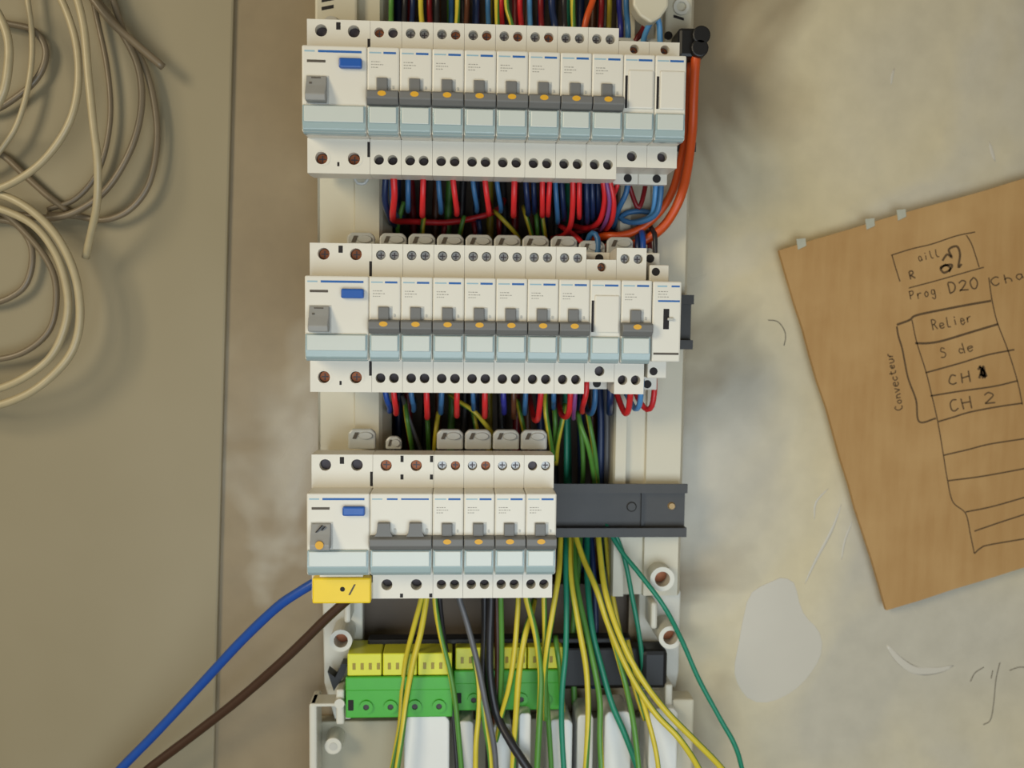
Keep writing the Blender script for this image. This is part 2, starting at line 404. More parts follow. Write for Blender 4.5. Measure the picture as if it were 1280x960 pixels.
# ------------------------------------------------------------------ devices (local mm; d measured from 30 mm above the wall)
DB = 30.0; SH = 78 - DB; NO = DN - DB
def screws(t, holes, depth, r, material, axis_slot=True):
    for hu, hv, hr in holes:
        o = MB().cyl(hu, hv, SH - depth - 3, SH - depth, r * .96, 14, bev=.3); o.box(hu - r * .6, hu + r * .6, hv - .35, hv + .35, SH - depth - 1, SH - depth + .08, mi=1); o.box(hu - .35, hu + .35, hv - r * .6, hv + r * .6, SH - depth - 1, SH - depth + .07, mi=1)
        o = o.build('terminal_screw', [material, 'screw_dark'], t)
def body(t, width, topholes, botholes, sh=42.5, lower=False, wide=None):
    b_ = MB()
    wv = width
    if lower: b_.prism([(-37.5, 0), (-37.5, 10), (-41.5, 18), (-41.5, 24), (41.5, 24), (41.5, 18), (37.5, 10), (37.5, 0)], 0, wv, 'u', bev=.4)
    else: b_.prism([(-37.5, 0), (-37.5, 12), (-42, 26), (-42.5, SH - 12), (42.5, SH - 12), (42, 26), (37.5, 12), (37.5, 0)], 0, wv, 'u', bev=.4)
    if lower: b_.box(0, wv, -sh, sh, 23, SH - 11, 0)
    b_.plate(0, wv, 23, sh, SH - 12, SH, topholes); b_.plate(0, wv, -sh, -23, SH - 12, SH, botholes)
    b_.box(0, wv, -23.2, 23.2, SH - 12, NO, .9)
    return b_.build('body', 'case', t)
def foot_clip(t, w_, u0=.6, v1=52.5):
    b_ = MB(); b_.prism([(u0, 40), (u0 + w_, 40), (u0 + w_, v1 - 2.5), (u0 + w_ - 2.5, v1), (u0 + 2.5, v1), (u0, v1 - 2.5)], 3, 7.4, 'd', bev=1.0)
    o = b_.build('rail_clip', 'clip', t)
    b_ = MB(); b_.cyl(0, 0, 6.8, 8.8, 1, 20, .8)
    for v_ in b_.bm.verts: v_.co = Vector((u0 + w_ * .64 + v_.co.x * w_ * .30, v1 - 4.0 + v_.co.y * 2.6, v_.co.z))
    b_.build('finger_pad', 'clip', o)
    MB().prism([(u0 + w_ * .16, v1 - 6), (u0 + w_ * .30, v1 - 6), (u0 + w_ * .40, v1 - 2), (u0 + w_ * .26, v1 - 2)], 7.2, 7.9, 'd').build('notch', 'print_dark', o)
    return o
def holder(t, u0, u1):
    b_ = MB(); b_.prism([(-8.9, NO - 4), (-8.9, NO + 1.6), (-18.2, NO + 1.6), (-21.8, NO + 1.0), (-23.9, NO - 1.4), (-23.9, NO - 6)], u0, u1, 'u', bev=.5)
    o = b_.build('label_holder', 'holder', t)
    MB().box(u0 + 1.0, u1 - .9, -18.0, -9.4, NO + 1.2, NO + 2.3, .35).build('label_card', 'card', o)
    return o
def stripe(t, segs):
    for u0, u1, m, h in segs: MB().box(u0, u1, 20 - h / 2, 20 + h / 2, NO - .2, NO + .12).build('print_stripe', m, t)
def fineprint(t, u0, v0, rows, m='print_grey'):
    b_ = MB()
    for i, L in enumerate(rows):
        x = 0
        while x < L:
            s_ = random.uniform(.5, 1.4); b_.box(u0 + x, u0 + min(L, x + s_), v0 - i * 1.5 - .22, v0 - i * 1.5 + .22, NO - .1, NO + .06); x += s_ + .45
    return b_.build('small_print', m, t)
BWD = 17.45
TH = [(4.9, 36.2, 2.75), (12.6, 36.2, 2.75)]; BH = [(4.9, -34.3, 2.85), (12.6, -34.3, 2.85)]
def breaker(name, label, screwmats=('screw', 'screw')):
    t = thing(name, label, 'circuit breaker', 0, 0, DB, None)
    body(t, BWD, TH, BH)
    for h, m_ in zip(TH, screwmats): screws(t, [h], 3.2, 2.7, m_)
    screws(t, BH, 8, 2.8, 'screw_dark')
    stripe(t, [(1.2, 7.6, 'print_pale', .7), (8.8, 15.6, 'print_blue', 1.1)])
    fineprint(t, 2.2, 15.2, [5, 6.5, 4])
    # toggle: stem in its slot and the wide grey bar
    MB().box(5.0, 12.9, -2, 6.8, NO - .3, NO + .25, .1).build('toggle_slot', 'case_grey', t)
    b_ = MB(); b_.prism([(-8.6, NO - 2), (-8.2, NO + 3.5), (-5.5, NO + 6.2), (-1.6, NO + 6.0), (-.8, NO + 4.2), (-.4, NO - 2)], .15, BWD - .15, 'u', bev=.5)
    b_.box(5.2, 11.2, -2, 6.4, NO - 1, NO + 2.2, .5)
    tg = b_.build('toggle', 'toggle', t)
    b_ = MB(); b_.cyl(0, 0, 0, .5, 2.3, 18)
    for v_ in b_.bm.verts: v_.co = Vector((8.4 + v_.co.x, -3.0 + v_.co.y * .62, NO + 5.75 + v_.co.z))
    b_.build('indicator_dot', 'dot', tg)
    MB().box(13.6, 14.6, 1.0, 2.6, NO, NO + .4, .15).build('notch', 'case_grey', t)
    holder(t, .5, 16.9)
    foot_clip(t, 16.6)
    return t
RW = 2 * M - .15
RT = [(7.8, 36.4, 3.4), (26.0, 36.4, 3.4)]; RB = [(7.8, -34.0, 3.5), (26.0, -34.0, 3.5)]
def rcd(label, dot=False, cap=False, smat='screw_dark', clip_u=16.0):
    t = thing('residual_current_switch', label, 'safety switch', 0, 0, DB)
    body(t, RW, RT, RB)
    screws(t, RT, 5, 3.3, smat); screws(t, RB, 5, 3.3, 'screw_brown')
    c_ = MB().box(16.1, 18.7, 37.0, 41.2, SH - .5, SH + .15, .3); c_.build('release_slot', 'slot_black', t)
    MB().box(16.6, 18.0, -38.5, -36, SH - .5, SH + .15, .3).build('release_slot', 'slot_black', t)
    for vv in (24, -33): MB().box(RW - 1.5, RW + .02, vv, vv + 8.6 if vv > 0 else vv + 8.6, SH - 3, SH + .12, .2).build('side_slot', 'slot_black', t)
    for hu, hv, hr in RB: MB().ring(hu + .6, hv, SH - .2, SH + .2, hr + .5, hr + 1.0).build('terminal_rim', 'case', t)
    stripe(t, [(1.5, 7, 'print_pale', .8), (8.8, 32.2, 'print_blue', 1.2)])
    MB().box(2.8, 12.8, 14.0, 15.4, NO - .2, NO + .12, .05).build('print_bar', 'print_dark', t)
    MB().box(20.2, 32.6, 10.9, 16.2, NO - .5, NO + 3.2, .9).build('test_button', 'button_blue', t)
    MB().box(2.4, 14.6, -8.2, 7.0, NO - .2, NO + .25, .1).build('toggle_slot', 'case_grey', t)
    b_ = MB(); b_.prism([(-7.8, NO - 1), (-7.6, NO + 6.8), (-4.5, NO + 7.6), (1.0, NO + 4.2), (6.4, NO + 1.6), (6.4, NO - 1)], 2.8, 13.6, 'u', bev=.5)
    tg = b_.build('toggle', 'toggle_light', t)
    if dot:
        b_ = MB(); b_.cyl(8.2, -4.4, NO + 7.0, NO + 8.0, 2.3, 18); b_.build('indicator_dot', 'dot', tg)
        b_ = MB(); b_.prism([(5.4, 2.0), (6.2, 2.0), (9.4, 5.6), (8.6, 5.6)], NO + 1.7, NO + 4.3, 'd'); b_.prism([(8.6, 3.0), (9.2, 3.0), (11.0, 5.0), (10.4, 5.0)], NO + 1.8, NO + 3.9, 'd'); b_.build('tick_mark', 'slot_black', tg)
    else:
        b_ = MB(); b_.box(5.5, 10.5, 5.0, 5.6, NO + 1.8, NO + 2.5); b_.box(4.6, 6.0, 1.6, 2.6, NO + 3.2, NO + 4.0); b_.build('tick_mark', 'print_dark', tg)
    holder(t, .5, RW - .6)
    foot_clip(t, 17.0, clip_u)
    if cap:
        b_ = MB(); b_.box(1.0, RW - .4, -43.6, -28.5, SH - 20, SH + 6, 1.0)
        o = b_.build('terminal_cover', 'yellow_cap', t); o['label'] = 'yellow plastic terminal cover'
        MB().box(5, RW - 5, -28.6, -24.4, SH - .2, SH + 4, .4).build('cover_tab', 'case', o)
        MB().cyl(18.4, -35.0, SH + 5.9, SH + 6.3, 1.4, 12).build('printed_symbol', 'slot_black', o)
        MB().prism([(21.8, -38.4), (22.8, -38.4), (26.0, -32.2), (25.0, -32.2)], SH + 5.9, SH + 6.25, 'd').build('printed_symbol', 'print_dark', o)
    return t
def relay(label):
    t = thing('impulse_relay', label, 'relay', 0, 0, DB)
    th, bh = [(9.0, 31.2, 2.6)], [(8.8, -29.2, 2.9)]
    body(t, BWD, th, bh, sh=35.5, lower=True)
    screws(t, th, 5, 2.5, 'screw_brown'); screws(t, bh, 6, 2.8, 'screw_dark')
    for s_ in (1, -1): MB().cyl(11.0, s_ * 38, 23.9, 24.3, 2.5, 14).build('terminal_hole', 'slot_black', t)
    stripe(t, [(1.2, 7.6, 'print_pale', .7), (8.2, 15.8, 'print_blue', 1.1)])
    b_ = MB(); b_.box(2.6, 16.6, -6.5, 14.5, NO - .6, NO + 1.1, .8); b_.build('front_plate', 'case', t)
    MB().box(.9, 2.3, -6.2, 11.5, NO - .5, NO + .1).build('lever_slot', 'slot_black', t)
    fineprint(t, 8.5, 9.5, [4, 3])
    t.children[-1].location.y -= .0011
    holder(t, .5, 16.9); foot_clip(t, 16.6, v1=50)
    return t
def copyat(src, k, i, label, used=[]):
    u = OFF[k] + i * M; v = RAILV[k]
    if src not in used:
        used.append(src); src.location = W(u, v, DB); src['label'] = label; return src
    return dup(src, u, v, DB, label)
ROWN = ('top', 'middle', 'bottom')
br = {}
def getbr(mats):
    if mats not in br: br[mats] = breaker('circuit_breaker', 'x', mats)
    return br[mats]
# top row
r1 = rcd('wide switch with blue test button at the left end of the top row'); r1.location = W(OFF[0], RAILV[0], DB)
o1 = Vector((OFF[0], RAILV[0], DB))
MB().tube([Vector(at(x, y, 37)) - o1 for x, y in ((442, 214), (443, 222), (447, 229), (456, 229), (460, 222), (461, 214))], 1.0, 8, 1.5).build('release_loop', 'clip', r1)
pat = [('screw_brown', 'screw_dark'), ('screw', 'screw'), ('screw', 'screw_brown'), ('screw', 'screw_brown'), ('screw', 'screw_brown'), ('screw', 'screw_brown'), ('screw', 'screw'), ('screw', 'screw')]
for i in range(8):
    o = copyat(getbr(pat[i]), 0, 2 + i, f'white circuit breaker with grey toggle, {nth(i)} breaker along the top row'); o['group'] = 'breakers of the top row'
rl = relay('x')
for j, txt in enumerate(('toggle-less white relay next to the last breaker of the top row', 'toggle-less white relay at the right end of the top row beside the orange cable')):
    o = copyat(rl, 0, 10 + j, txt); o['group'] = 'relays'
# middle row
r2 = rcd('wide switch with blue test button at the left end of the middle row', smat='screw_brown'); r2.location = W(OFF[1], RAILV[1], DB)
for i in range(7):
    o = copyat(getbr(('screw', 'screw')), 1, 2 + i, f'white circuit breaker with grey toggle, {nth(i)} breaker along the middle row'); o['group'] = 'breakers of the middle row'
o = copyat(rl, 1, 9, 'toggle-less white relay between two breakers of the middle row'); o['group'] = 'relays'
o = copyat(getbr(('screw', 'screw')), 1, 10, 'lone circuit breaker with grey toggle right of the relay in the middle row'); o['group'] = 'breakers of the middle row'
# slim switch with a black slot
t = thing('day_night_switch', 'narrow white switch with a black slot at the right end of the middle row', 'switch', OFF[1] + 11 * M + .3, RAILV[1], DB)
b_ = MB(); b_.box(2.0, 13.5, -42, 42, 0, 20, .6); b_.box(1.6, 13.0, -33, 33, 19, SH, .6); b_.box(0, 16.4, -22.6, 22.8, SH - 12, NO, .9); b_.build('body', 'case', t)
for s_ in (1, -1):
    MB().cyl(5.2, s_ * 29, SH - .5, SH + .1, 2.4, 14).build('terminal_hole', 'slot_black', t); MB().cyl(7.5, s_ * 38.5, 19.5, 20.1, 2.6, 14).build('terminal_hole', 'slot_black', t)
stripe(t, [(2.5, 8, 'print_pale', .9), (10.5, 15.2, 'print_blue', 1.0)])
MB().box(3, 15.4, 11.2, 12.2, NO - .2, NO + .12).build('print_stripe', 'print_blue', t)
fineprint(t, 3, 17, [5.5, 5, 6], 'print_grey')
s_ = MB().box(6.2, 9.6, -4.2, 7.4, NO - .6, NO + .2, .3).build('lever_slot', 'slot_black', t)
MB().box(8.4, 12.0, .8, 2.4, NO, NO + 1.8, .5).build('lever', 'case_grey', s_)
MB().box(1.0, 15.4, -18.6, -17.4, NO - .2, NO + .15).build('groove', 'print_dark', t)
foot_clip(t, 11, 2.2, v1=46)
# bottom row
r3 = rcd('wide switch with yellow terminal cover at the left end of the bottom row', True, True, 'screw_dark'); r3.location = W(OFF[2], RAILV[2], DB)
t = thing('double_breaker', 'two-module circuit breaker with one wide dotless grey toggle in the bottom row', 'circuit breaker', OFF[2] + 2 * M, RAILV[2], DB)
dt = [(7.6, 36.2, 3.3), (25.0, 36.2, 3.3)]; db = [(8.2, -34.3, 3.3), (25.4, -34.3, 3.3)]
body(t, RW, dt, db); screws(t, dt, 3.5, 3.2, 'screw_brown'); screws(t, db, 8, 3.2, 'screw_dark')
for x in (15.9, 33.0):
    MB().box(x, x + 1.8, 38.2, 42, SH - .5, SH + .12, .1).build('side_slot', 'slot_black', t); MB().box(x, x + 1.8, 28, 31, SH - .5, SH + .12, .1).build('side_slot', 'slot_black', t)
    MB().box(x, x + 1.8, -42, -39.6, SH - .5, SH + .12, .1).build('side_slot', 'slot_black', t)
stripe(t, [(1.2, 7, 'print_pale', .7), (9.5, 15.5, 'print_blue', 1.0), (17.5, 33, 'print_blue', .9)])
b_ = MB(); b_.prism([(-8.6, NO - 2), (-8.2, NO + 3.5), (-5.5, NO + 6.2), (-1.6, NO + 6.0), (-.8, NO + 4.2), (-.4, NO - 2)], .15, RW - .15, 'u', bev=.5)
for x in (4.5, 22.2): b_.prism([(x - 2.6, -1.5), (x + 9, -1.5), (x + 7, 1.4), (x + 7, 7), (x, 7), (x, 1.4)], NO - 1, NO + 3.6, 'd', bev=.4)
b_.build('toggle', 'toggle', t)
for x in (13.5, 31.4): MB().box(x, x + 1.2, 1.0, 3.2, NO, NO + .5, .15).build('notch', 'case_grey', t)
holder(t, .5, RW - .6)
foot_clip(t, 10, 4.0, v1=48)
pat = [('screw', 'screw_brown'), ('screw', 'screw_brown'), ('screw', 'screw'), ('screw_dark', 'screw')]
for i in range(4):
    o = copyat(getbr(pat[i]), 2, 4 + i, f'white circuit breaker with dotted grey toggle, {nth(i)} breaker along the bottom row'); o['group'] = 'breakers of the bottom row'

# ------------------------------------------------------------------ wires
def wire(pts, colour, r, label, name='wire', group=None, cat='wire', n=8, twist=.02, two=None):
    P = [Vector(at(*p)) for p in pts]
    if pts[-1][1] >= 955:                                   # runs on below the picture
        e_ = (P[-1] - P[-2]).normalized(); e_.z *= .3; P.append(P[-1] + e_ * 110)
    if pts[0][1] <= -28 and pts[0][2] < 45 and pts[0][0] > 450: P.insert(0, P[0] + Vector((0, 40, 0)))
    o0 = P[0].copy()
    b_ = MB(); b_.tube([p - o0 for p in P], r, n, two=two, twist=twist, ph=random.uniform(0, 6.28) if two and len(two) > 2 else 0)
    o = b_.build(name, list(colour) if isinstance(colour, tuple) else colour)
    place(o, *o0); tag(o, label, cat, group); return o
YG = ('yellow', 'green')
def yg(pts, label, r=1.7, twist=.025, group='green-yellow earth wires', two=(0, 1, 2, 3, 4)):
    return wire(pts, YG, r, label, 'earth_wire', group, n=9, two=two, twist=twist)
def loop(x0, y0, x1, y1, colour, r, label, group, d0=60, deep=-25, back=-12):
    """leaves a terminal at (x0,y0), comes down to (x1,y1) and turns back into the recess"""
    return wire([(x0, y0 - 14, d0), (x0, y0, d0), ((x0 + x1) / 2, (y0 + y1) / 2, d0 - 2), (x1, y1 - 4, d0 - 12), (x1, y1 + 2, d0 - 26), (x1 + 1, y1 - 2, 6), (x1 + 1, y1 + back, deep)], colour, r, label, 'wire', group)

GA = 'wires looping under the top row'
for k, (x0, y0, x1, y1, r) in enumerate([(529, 222, 528, 268, 1.75), (566, 222, 571, 266, 1.7), (606, 223, 611, 266, 1.7), (643, 224, 642, 268, 1.8)]):
    loop(x0, y0, x1, y1, 'red', r, f'bright red wire dropping from the {nth(k + 1)} breaker of the top row', GA)
wire([(492, 208, 60), (492, 222, 60), (493, 245, 56), (491, 268, 42), (494, 276, 18), (515, 277, -2), (560, 278, -8), (600, 271, -8), (622, 262, -12), (630, 250, -25)], 'red', 2.0, 'thick red wire from the first top breaker curving into a long run to the right', 'wire', GA)
loop(678, 224, 678, 268, 'red', 1.6, 'red wire dropping from the sixth top breaker, its outer left strand', GA)
loop(687, 224, 685, 267, 'red', 1.6, 'red wire dropping from the sixth top breaker, its right strand', GA)
wire([(716, 210, 60), (716, 225, 60), (716, 255, 54), (713, 282, 36), (704, 294, 14), (690, 298, -10)], 'red', 1.7, 'red wire from the seventh top breaker bending left at its foot', 'wire', GA)
loop(724, 224, 724, 270, 'red', 1.6, 'shorter red wire from the seventh top breaker', GA)
wire([(753, 212, 60), (754, 226, 60), (756, 250, 54), (750, 275, 40), (735, 285, 22), (715, 282, 0)], 'red', 1.8, 'red wire curling left from the eighth top breaker beside the violet wire', 'wire', GA)
wire([(756, 212, 61), (758, 228, 61), (762, 252, 57), (758, 275, 45), (750, 288, 20), (748, 292, -10)], 'violet', 1.3, 'violet wire between two red wires below the eighth top breaker', 'wire', GA)
wire([(760, 212, 60), (762, 226, 60), (767, 252, 56), (765, 274, 46), (758, 286, 26), (752, 290, -10)], 'red', 1.7, 'red wire right of the violet wire below the top row', 'wire', GA)
loop(773, 226, 766, 250, 'red', 1.4, 'short red wire behind the violet wire below the top row', GA, 50)
for k, (x0, x1, y1, c_, r) in enumerate([(510, 510, 262, 'blue', 1.6), (548, 551, 264, 'blue', 1.6), (591, 596, 262, 'blue', 1.5), (621, 626, 262, 'blue', 1.5), (657, 660, 266, 'navy', 1.7)]):
    loop(x0, 226, x1, y1, c_, r, f'blue wire right of the red wire under the {nth(k)} top breaker', GA, 52)
loop(667, 226, 668, 264, 'navy', 1.6, 'dark blue wire just left of the paired red wires below the top row', GA, 48)
loop(694, 226, 697, 276, 'blue', 1.6, 'blue wire right of the paired red wires below the sixth top breaker', GA, 50)
loop(702, 226, 705, 272, 'navy', 1.7, 'dark blue wire left of the seventh top breaker red wires', GA, 46)
for k, x in enumerate((733, 740, 747)):
    loop(x, 226, x + 1, 276 - k * 3, 'navy', 1.7, f'dark blue wire, {nth(k)} of three below the seventh top breaker', GA, 50 - 3 * k)
wire([(485, 208, 52), (482, 224, 52), (481, 250, 46), (486, 268, 34), (492, 280, 10), (500, 282, -20)], 'navy', 2.0, 'dark blue wire at the left edge of the recess below the top row', 'wire', GA)
wire([(488, 210, 44), (489, 224, 44), (490, 250, 40), (494, 268, 20), (505, 272, -20)], 'blue', 1.5, 'thin blue wire behind the first red wire below the top row', 'wire', GA)
wire([(484, 205, 38), (485, 230, 36), (486, 262, 34), (487, 280, 10)], 'grey_wire', 1.0, 'thin pale grey wire at the left edge below the top row', 'wire', GA)
wire([(786, 200, 40), (786, 216, 40), (783, 240, 40), (773, 262, 32), (766, 285, 10), (760, 292, -20)], 'blue', 1.8, 'blue wire slanting left below the first relay of the top row', 'wire', GA)
wire([(826, 188, 46), (826, 206, 48), (826, 240, 48), (821, 266, 44), (806, 276, 38), (788, 278, 32), (776, 273, 28), (784, 266, 26), (803, 264, 26), (820, 268, 26)], 'blue', 1.8, 'blue wire forming a flat ring below the top right relay', 'wire', GA)
wire([(820, 188, 44), (820, 208, 46), (819, 242, 46), (815, 268, 38), (800, 276, 28), (776, 280, 12)], 'sky', 1.7, 'light blue wire dropping beside the orange cable from the top right relay', 'wire', GA)
wire([(784, 222, 38), (788, 236, 36), (796, 258, 36), (801, 256, 36), (806, 236, 34), (808, 222, 32)], 'dark_red', 1.5, 'dark red wire in a V below the relays of the top row', 'wire', GA)
for k, (p, c_) in enumerate([([(505, 252, 10), (500, 270, 8), (497, 285, 2), (498, 300, -4)], YG), ([(530, 272, 0), (528, 285, 0), (528, 302, -4)], YG), ([(580, 270, 4), (577, 282, 4), (573, 302, -2)], YG),
                             ([(618, 264, 6), (628, 274, 12), (645, 292, 6), (652, 304, -4)], YG), ([(654, 258, 4), (658, 272, 10), (666, 298, 2), (668, 306, -2)], YG), ([(670, 262, 2), (671, 280, 4), (673, 304, -2)], YG), ([(677, 262, 8), (679, 280, 8), (683, 304, 0)], YG)]):
    yg(p, f'green-yellow earth wire behind the gap between top and middle rows, {nth(k)} from its left end', 1.5)
wire([(556, 282, -6), (553, 304, -12)], 'dark_red', 1.6, 'short dark red wire deep between top and middle rows', 'wire', GA)
wire([(592, 278, -4), (596, 306, -10)], 'dark_red', 1.6, 'dark red wire right of an earth wire deep above the middle row', 'wire', GA)
wire([(598, 275, 0), (603, 306, -10)], 'navy', 1.6, 'dark blue wire deep above the fourth middle breaker', 'wire', GA)
wire([(624, 268, 0), (624, 306, -10)], 'dark_red', 1.8, 'dark red wire deep above the fifth middle breaker', 'wire', GA)
wire([(700, 282, 10), (715, 292, 18), (728, 304, 24), (736, 322, 28), (738, 345, 30)], 'red', 1.7, 'red wire running down toward the relay of the middle row', 'wire', GA)
wire([(735, 318, 20), (735, 300, 30), (741, 291, 36), (747, 298, 38), (747, 318, 38), (745, 345, 36)], 'blue', 1.8, 'blue wire hooking down into the relay of the middle row', 'wire', GA)
wire([(696, 296, 0), (722, 290, 10), (745, 286, 16), (772, 292, 10)], 'dark_red', 1.7, 'dark red wire crossing behind above the middle row relay', 'wire', GA)
wire([(800, 282, 20), (803, 295, 36), (804, 312, 40), (804, 335, 40)], 'supply_blue', 1.9, 'bright blue wire entering the middle row near its right end', 'wire', GA)
wire([(797, 285, 14), (797, 300, 34), (798, 322, 36)], 'navy', 1.8, 'dark blue wire beside the bright blue wire above the middle row', 'wire', GA)
wire([(812, 282, 26), (818, 292, 36), (819, 308, 38), (818, 335, 36)], 'black_wire', 1.6, 'black wire curving down to the narrow switch of the middle row', 'wire', GA)
wire([(810, 290, 20), (812, 302, 30), (813, 325, 30)], 'dark_red', 1.6, 'dark red wire beside the black wire at the narrow switch', 'wire', GA)
# orange cables and black grommet at the right side
wire([(876, 40, 50), (870, 70, 50), (867, 120, 46), (865, 165, 42), (859, 212, 42), (849, 250, 42), (832, 280, 36), (812, 297, 31), (790, 306, 30), (763, 309, 28), (745, 315, 8)], 'orange', 3.0, 'thick orange cable running down the right side of the top row', 'cable', 'orange cables at the right side', 'cable')
wire([(866, 60, 42), (862, 100, 36), (858, 160, 34), (850, 205, 34), (840, 240, 34), (822, 268, 33), (800, 286, 30), (778, 294, 29), (758, 295, 26), (736, 299, 8)], 'orange', 2.6, 'thinner orange cable curving inward left of the thick orange cable', 'cable', 'orange cables at the right side', 'cable')
t = thing('cable_gland', 'black two-lobed rubber cable gland at the upper right of the board', 'cable gland', *at(862, 55, 30))
o0 = Vector(at(862, 55, 30))
b_ = MB()
for x, y, r in ((874, 47, 5.6), (872, 63, 5.4)):
    p = Vector(at(x, y, 50)); b_.cyl(p.x - o0.x, p.y - o0.y, 0, 26, r, 18, bev=1.5)
b_.build('lobe', 'black', t)
p, q = Vector(at(847, 72, 50)), Vector(at(876, 36, 50)); MB().box(p.x - o0.x, q.x - o0.x, p.y - o0.y, q.y - o0.y, 0, 22, 2).build('sleeve', 'black', t)

# above the top row
GT = 'wires above the top row'
top = [(489, 'green', 1.7, 'green', 489), (506, 'black_wire', 1.8, 'black', 505), (516, 'navy', 1.7, 'navy blue', 515), (537, 'dark_red', 1.8, 'dark red', 538), (546, 'black_wire', 1.8, 'brownish black', 546),
       (564, 'blue', 1.7, 'mid blue', 564), (584, 'brown', 1.8, 'brown', 583), (596, 'navy', 1.8, 'dark navy', 596), (610, 'blue', 1.7, 'clear blue', 611), (627, 'red', 1.5, 'bright red', 628),
       (650, 'red', 1.8, 'crimson red', 652), (662, 'sky', 1.7, 'light blue', 663), (676, 'dark_red', 1.8, 'deep red', 677), (690, 'navy', 2.2, 'thick navy', 694), (705, 'black_wire', 1.8, 'dull black', 706),
       (752, 'dark_red', 1.8, 'wine red', 751), (762, 'olive', 1.6, 'olive', 761), (774, 'indigo', 1.7, 'indigo', 776), (783, 'blue', 1.8, 'steel blue', 785)]
for x, c_, r, nm, x1 in top:
    dd = random.uniform(14, 34)
    wire([(x, -28, dd), (x, 10, dd), (x1, 34, dd + 6), (x1, 60, dd)], c_, r, f'{nm} wire entering the top row from above', 'wire', GT)
for k, (x, x1) in enumerate(((526, 528), (572, 571), (621, 622), (716, 717))):
    yg([(x, -28, 34), (x, 10, 36), (x1, 36, 38), (x1, 60, 30)], f'green-yellow earth wire above the top row, {nth(k)} from its left end', 1.6)
yg([(634, -28, 38), (633, -5, 40), (634, 12, 42), (640, 32, 42), (643, 60, 34)], 'curved green-yellow earth wire above the middle of the top row', 1.5)
wire([(746, -28, 40), (741, 0, 42), (734, 20, 44), (730, 40, 42), (728, 62, 36)], 'orange', 2.0, 'bright orange wire slanting into the top row from above', 'wire', GT)
wire([(802, 62, 36), (806, 44, 40), (813, 28, 46), (820, 22, 48), (824, 30, 46), (825, 48, 44), (826, 72, 40)], 'sky', 1.8, 'light blue wire arching below the white tab at the top right', 'wire', GT)
wire([(790, 62, 24), (798, 46, 26), (806, 32, 26), (806, 10, 20)], 'dark_red', 2.0, 'dark red wire under the white tab at the top right', 'wire', GT)

# between middle and bottom rows
GB = 'wires looping under the middle row'
for k, (x0, x1, y1, r) in enumerate([(492, 495, 515, 1.75), (533, 534, 520, 1.8), (571, 571, 518, 1.75), (606, 606, 519, 1.8)]):
    loop(x0, 490, x1, y1, 'red', r, f'bright red wire dropping from the {nth(k)} breaker of the middle row', GB)
for k, (x0, x1, y1, c_, r) in enumerate([(482, 487, 512, 'supply_blue', 1.8), (514, 517, 511, 'blue', 1.6), (552, 551, 514, 'blue', 1.7), (591, 592, 510, 'blue', 1.5), (629, 630, 514, 'indigo', 1.8), (657, 656, 515, 'blue', 1.6), (692, 692, 508, 'blue', 1.6)]):
    loop(x0, 492, x1, y1, c_, r, f'blue wire below the middle row, {nth(k)} blue one from its left end', GB, 54)
loop(642, 490, 642, 520, 'brown', 1.7, 'orange-brown wire below the middle row', GB, 50)
wire([(677, 476, 60), (676, 492, 60), (674, 512, 54), (672, 524, 42), (668, 524, 28), (664, 508, 10), (662, 495, -20)], 'red', 1.8, 'red wire hooked back below the fifth middle breaker', 'wire', GB)
wire([(713, 476, 60), (713, 492, 60), (712, 512, 54), (708, 521, 42), (702, 518, 30), (699, 506, 12), (699, 495, -20)], 'red', 1.8, 'red wire in a J below the sixth middle breaker', 'wire', GB)
loop(719, 490, 717, 521, 'violet', 1.4, 'violet wire right of a J-shaped red wire below the middle row', GB)
loop(733, 488, 728, 513, 'red', 1.7, 'red wire left of the relay underside in the middle row', GB)
wire([(743, 470, 44), (744, 488, 46), (743, 506, 44), (739, 517, 34), (733, 512, 14), (730, 500, -20)], 'blue', 1.7, 'blue wire curling below the relay of the middle row', 'wire', GB)
loop(763, 490, 762, 514, 'navy', 2.2, 'thick dark blue wire right of the middle row relay underside', GB, 46)
wire([(789, 474, 60), (788, 492, 60), (786, 510, 52), (782, 517, 44), (776, 506, 36), (770, 488, 30), (768, 478, 28)], 'red', 1.9, 'red wire in a V under the lone middle breaker', 'wire', GB)
wire([(802, 474, 58), (801, 492, 58), (799, 507, 52), (794, 511, 44), (788, 502, 36), (782, 490, 28)], 'sky', 1.8, 'light blue wire looping under the lone middle breaker', 'wire', GB)
wire([(818, 472, 42), (818, 488, 44), (815, 507, 42), (809, 512, 38), (801, 504, 34), (794, 490, 28)], 'red', 1.8, 'red wire looping below the narrow switch of the middle row', 'wire', GB)
wire([(562, 494, 8), (575, 503, 22), (592, 514, 28), (608, 532, 24), (622, 552, 10), (628, 562, -6)], YG, 1.6, 'green-yellow earth wire slanting right below the middle row', 'earth_wire', 'green-yellow earth wires', n=9, two=(0, 1))
for k, p in enumerate([[(506, 500, 10), (508, 520, 20), (513, 548, 16), (516, 566, 6)], [(533, 512, 0), (535, 535, 4), (536, 566, 0)], [(548, 515, 8), (545, 540, 12), (543, 566, 4)], [(591, 512, 8), (594, 528, 14), (600, 552, 6)],
                       [(646, 500, 8), (652, 525, 14), (658, 550, 6)], [(682, 488, 30), (682, 515, 34), (687, 545, 28), (692, 575, 10)], [(692, 500, 10), (694, 530, 14), (695, 575, 2)], [(706, 505, 16), (703, 525, 20), (697, 555, 14), (695, 580, 0)],
                       [(722, 515, 24), (727, 535, 30), (737, 565, 26), (745, 615, 8), (748, 640, 4)], [(734, 515, 18), (738, 535, 22), (744, 570, 18), (748, 620, 6)], [(722, 515, 10), (727, 545, 10), (729, 580, 6), (727, 625, 0)]]):
    yg(p, f'green-yellow earth wire between middle and bottom rows, {nth(k)} from the left', 1.6)
